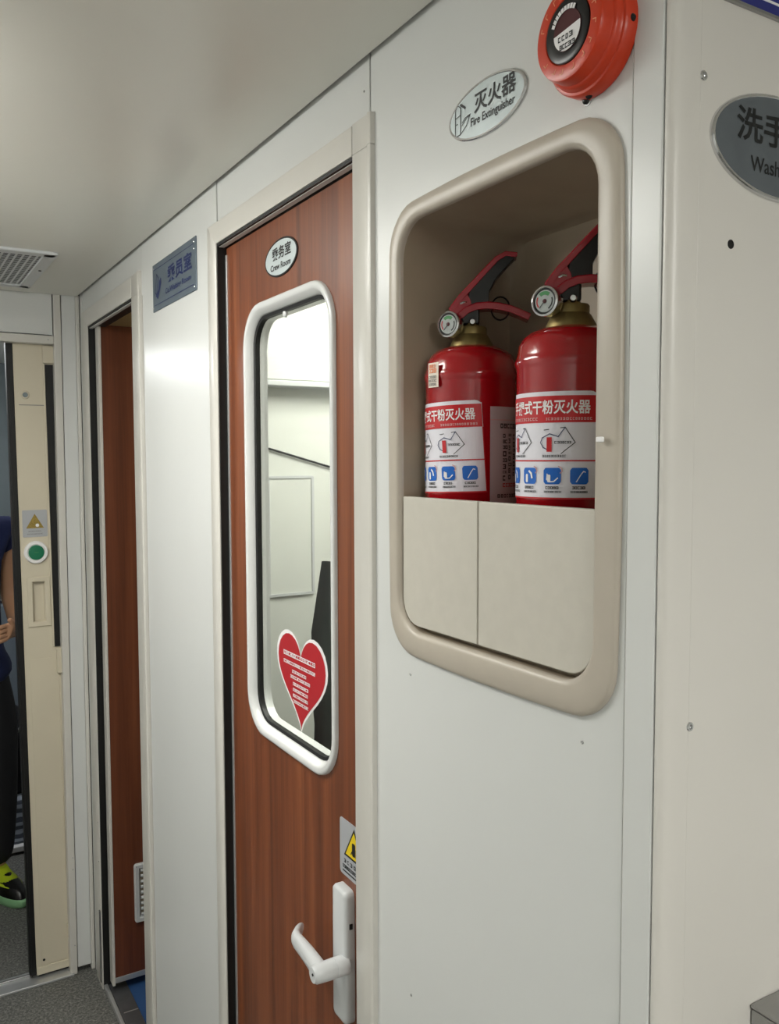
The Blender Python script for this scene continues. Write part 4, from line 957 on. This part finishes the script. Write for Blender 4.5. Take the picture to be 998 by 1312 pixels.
J = dict(pelvis=((0, 0, 0.94), (0.085, 0.07)), waist=((0, 0.0, 1.08), (0.100, 0.078)), chest=((0, 0.0, 1.28), (0.145, 0.105)), collar=((0, 0.01, 1.42), (0.09, 0.07)), neck=((0, 0.01, 1.475), 0.040), jaw=((0, -0.022, 1.545), (0.056, 0.064)), skull=((0, -0.008, 1.62), (0.076, 0.092)), crown=((0, 0.0, 1.69), (0.074, 0.088)), top=((0, 0.0, 1.735), 0.05))
E_ = [('pelvis', 'waist'), ('waist', 'chest'), ('chest', 'collar'), ('collar', 'neck'), ('neck', 'jaw'), ('jaw', 'skull'), ('skull', 'crown'), ('crown', 'top')]
for s_, n_ in ((1, 'l'), (-1, 'r')):
    J['sh'+n_] = ((s_*0.155, 0.0, 1.405), 0.058); J['ar'+n_] = ((s_*0.185, 0.0, 1.30), 0.050); J['el'+n_] = ((s_*0.195, 0.01, 1.14), 0.040)
    J['fo'+n_] = ((s_*0.165, -0.10, 1.06), 0.036); J['wr'+n_] = ((s_*0.10, -0.20, 1.05), 0.027); J['pa'+n_] = ((s_*0.05, -0.245, 1.06), (0.034, 0.018))
    J['hip'+n_] = ((s_*0.080, 0, 0.86), 0.062); J['th'+n_] = ((s_*0.10, -0.01, 0.70), 0.068); J['kn'+n_] = ((s_*0.105, -0.01, 0.50), 0.056); J['ca'+n_] = ((s_*0.11, 0.01, 0.34), 0.055); J['an'+n_] = ((s_*0.11, 0.02, 0.10), 0.036); J['he'+n_] = ((s_*0.11, 0.03, 0.05), 0.036); J['to'+n_] = ((s_*0.115, -0.13, 0.04), (0.034, 0.022))
    E_ += [('collar', 'sh'+n_), ('sh'+n_, 'ar'+n_), ('ar'+n_, 'el'+n_), ('el'+n_, 'fo'+n_), ('fo'+n_, 'wr'+n_), ('wr'+n_, 'pa'+n_), ('pelvis', 'hip'+n_), ('hip'+n_, 'th'+n_), ('th'+n_, 'kn'+n_), ('kn'+n_, 'ca'+n_), ('ca'+n_, 'an'+n_), ('an'+n_, 'he'+n_), ('he'+n_, 'to'+n_)]
    for q in range(4):          # fingers rooted in the palm, folded over the waist
        bx = s_*0.045; bz = 1.082-q*0.016
        J['f%s%d0' % (n_, q)] = ((s_*0.040, -0.255, bz), 0.0095); J['f%s%d1' % (n_, q)] = ((s_*0.012, -0.265, bz-0.003), 0.0088); J['f%s%d2' % (n_, q)] = ((s_*(-0.010-0.004*(q in (1, 2))), -0.252, bz-0.008), 0.0075)
        E_ += [('pa'+n_, 'f%s%d0' % (n_, q)), ('f%s%d0' % (n_, q), 'f%s%d1' % (n_, q)), ('f%s%d1' % (n_, q), 'f%s%d2' % (n_, q))]
    J['t%s0' % n_] = ((s_*0.065, -0.262, 1.085), 0.011); J['t%s1' % n_] = ((s_*0.042, -0.272, 1.108), 0.009); E_ += [('pa'+n_, 't%s0' % n_), ('t%s0' % n_, 't%s1' % n_)]
bodyo = skin_body('body', J, E_, 'skin', PE)
def sub(keys, grow, name, m, edges):
    jj = {}
    for k in keys:
        p, r = J[k]; r = r if isinstance(r, tuple) else (r, r); jj[k] = (p, (r[0]+grow, r[1]+grow))
    return skin_body(name, jj, edges, m, PE)
J['hem'] = ((0, 0, 0.80), (0.200, 0.150)); J['pelvis'] = ((0, 0, 0.94), (0.165, 0.12)); J['waist'] = ((0, 0, 1.08), (0.135, 0.10))
sub(['waist', 'pelvis', 'hem', 'chest', 'collar', 'shl', 'arl', 'shr', 'arr'], 0.014, 'shirt', 'navy', [('waist', 'pelvis'), ('pelvis', 'hem'), ('waist', 'chest'), ('chest', 'collar'), ('collar', 'shl'), ('shl', 'arl'), ('collar', 'shr'), ('shr', 'arr')])
tk = ['pelvis']+[k+n_ for n_ in 'lr' for k in ('hip', 'th', 'kn', 'ca', 'an')]
J['pelvis'] = ((0, 0, 0.90), (0.105, 0.080)); J['belt'] = ((0, 0, 1.02), (0.105, 0.075))
sub(tk+['belt'], 0.028, 'trousers', 'trousers', [e for e in E_ if e[0] in tk and e[1] in tk]+[('pelvis', 'belt')])
MB().ball((0.0, -0.098, 1.615), 0.016, 10, (0.7, 1.0, 1.3)).build('nose', 'skin', bodyo, smooth=60)
for s_ in (-1, 1):
    MB().ball((s_*0.078, 0.005, 1.62), 0.022, 10, (0.35, 0.8, 1.3)).build('ear', 'skin', bodyo, smooth=60)
    MB().ball((s_*0.030, -0.083, 1.645), 0.010, 10, (1.2, 0.6, 0.6)).build('eye', 'ink_black', bodyo, smooth=60)
MB().ball((0, -0.086, 1.575), 0.018, 10, (1.3, 0.5, 0.35)).build('mouth', 'maroon', bodyo, smooth=60)
hr_ = MB().ball((0, 0.018, 1.685), 0.098, 20, (0.92, 1.0, 0.95)); hr_.v = [(x*(1+0.03*math.sin(40*z+60*y)), y, max(z, 1.61+max(0, -y)*0.85)+0.004*math.sin(70*x)) for x, y, z in hr_.v]
hr_.build('hair', 'hair', PE, smooth=60)
for s_ in (1, -1):
    so = MB(); rings = []
    base = [(s_*0.112+0.048*math.cos(a)*(1.0 if math.sin(a) < 0 else 0.85), -0.045+0.145*math.sin(a)) for a in [2*math.pi*k/28 for k in range(28)]]
    for h, sc in ((0.0, 0.93), (0.008, 1.0), (0.028, 1.02), (0.034, 0.98)): rings.append([((x-s_*0.112)*sc+s_*0.112, (y+0.045)*sc-0.045, h) for x, y in base])
    sh_ = so.loft(rings).build('shoe', 'sole_green', PE, smooth=50)
    up_ = MB(); rings = []
    for h, sc, ys in ((0.033, 0.97, 0), (0.055, 0.93, 0.004), (0.075, 0.78, 0.02), (0.090, 0.60, 0.045), (0.105, 0.50, 0.060)): rings.append([((x-s_*0.112)*sc+s_*0.112, (y+0.045)*sc-0.045+ys, h) for x, y in base])
    up_.loft(rings).build('upper', 'black_plastic', sh_, smooth=60)
    bd = MB(); rings = []
    for h, sc, ys in ((0.066, 0.90, 0.012), (0.080, 0.76, 0.026), (0.094, 0.62, 0.048), (0.108, 0.54, 0.060)): rings.append([((x-s_*0.112)*sc+s_*0.112, (y+0.045)*sc*0.96-0.045+ys+0.006, h) for x, y in base])
    bd.loft(rings).build('collar_band', 'lime', sh_, smooth=60)
# luggage shelf and clutter behind the person
x_, z_ = on_cross(25, 1086, 3.95)
SHF = tag(empty('low_shelf', loc=(0.42, 4.10, 0.0)), 'grey low shelf with white edge behind the person beyond the sliding door', 'shelf')
MB().box(-0.30, 0.35, -0.13, 0.20, 0.0, z_-0.02).build('plinth', 'mid_grey', SHF, bevel=0.004)
MB().box(-0.30, 0.35, -0.15, 0.20, z_-0.02, z_+0.005).build('top', 'ink_white', SHF, bevel=0.004)
ST0 = z_+0.005
BK = tag(empty('striped_blanket', loc=(0.45, 4.10, ST0)), 'grey striped folded blanket on the low shelf beyond the sliding door', 'blanket')
rings = []
for k in range(9):
    h = 0.024*k; wv = 0.012*math.sin(k*2.1)
    rings.append([((0.20+wv-0.004*k)*math.copysign(abs(math.cos(a))**0.6, math.cos(a)), (0.12+wv*0.5-0.003*k)*math.copysign(abs(math.sin(a))**0.6, math.sin(a)), h) for a in [2*math.pi*i/32 for i in range(32)]])
MB().loft(rings).build('cloth', 'striped_cloth', BK, smooth=60)
BG = tag(empty('backpack', loc=(0.44, 4.12, ST0+0.193)), 'black backpack with silver straps on the striped blanket', 'backpack')
rings = []
for h, sx, sy in ((0.0, 0.10, 0.06), (0.03, 0.135, 0.085), (0.15, 0.145, 0.095), (0.28, 0.13, 0.085), (0.36, 0.09, 0.055), (0.39, 0.04, 0.025)):
    rings.append([(sx*math.copysign(abs(math.cos(a))**0.7, math.cos(a)), sy*math.copysign(abs(math.sin(a))**0.7, math.sin(a)), h) for a in [2*math.pi*i/28 for i in range(28)]])
MB().loft(rings).build('bag', 'trousers', BG, smooth=60)
for k in range(3): MB().tube([(-0.10+k*0.035, -0.095, 0.20), (-0.06+k*0.035, -0.105, 0.26), (-0.01+k*0.035, -0.100, 0.32)], 0.006, 8).build('strap', 'steel', BG, smooth=60)
x_, z_ = on_cross(15, 772, 4.45)
SE = tag(empty('folding_seat', loc=(0.45, 4.50, 0.0)), 'blue-grey upright panel with chrome top edge beyond the person', 'panel')
MB().box(-0.30, 0.45, -0.02, 0.03, 0.0, z_-0.012).build('back_panel', 'seat_grey', SE, bevel=0.01)
MB().tube([(-0.30, 0.005, z_), (0.45, 0.005, z_)], 0.018, 12).build('chrome_rail', 'chrome', SE, smooth=60)
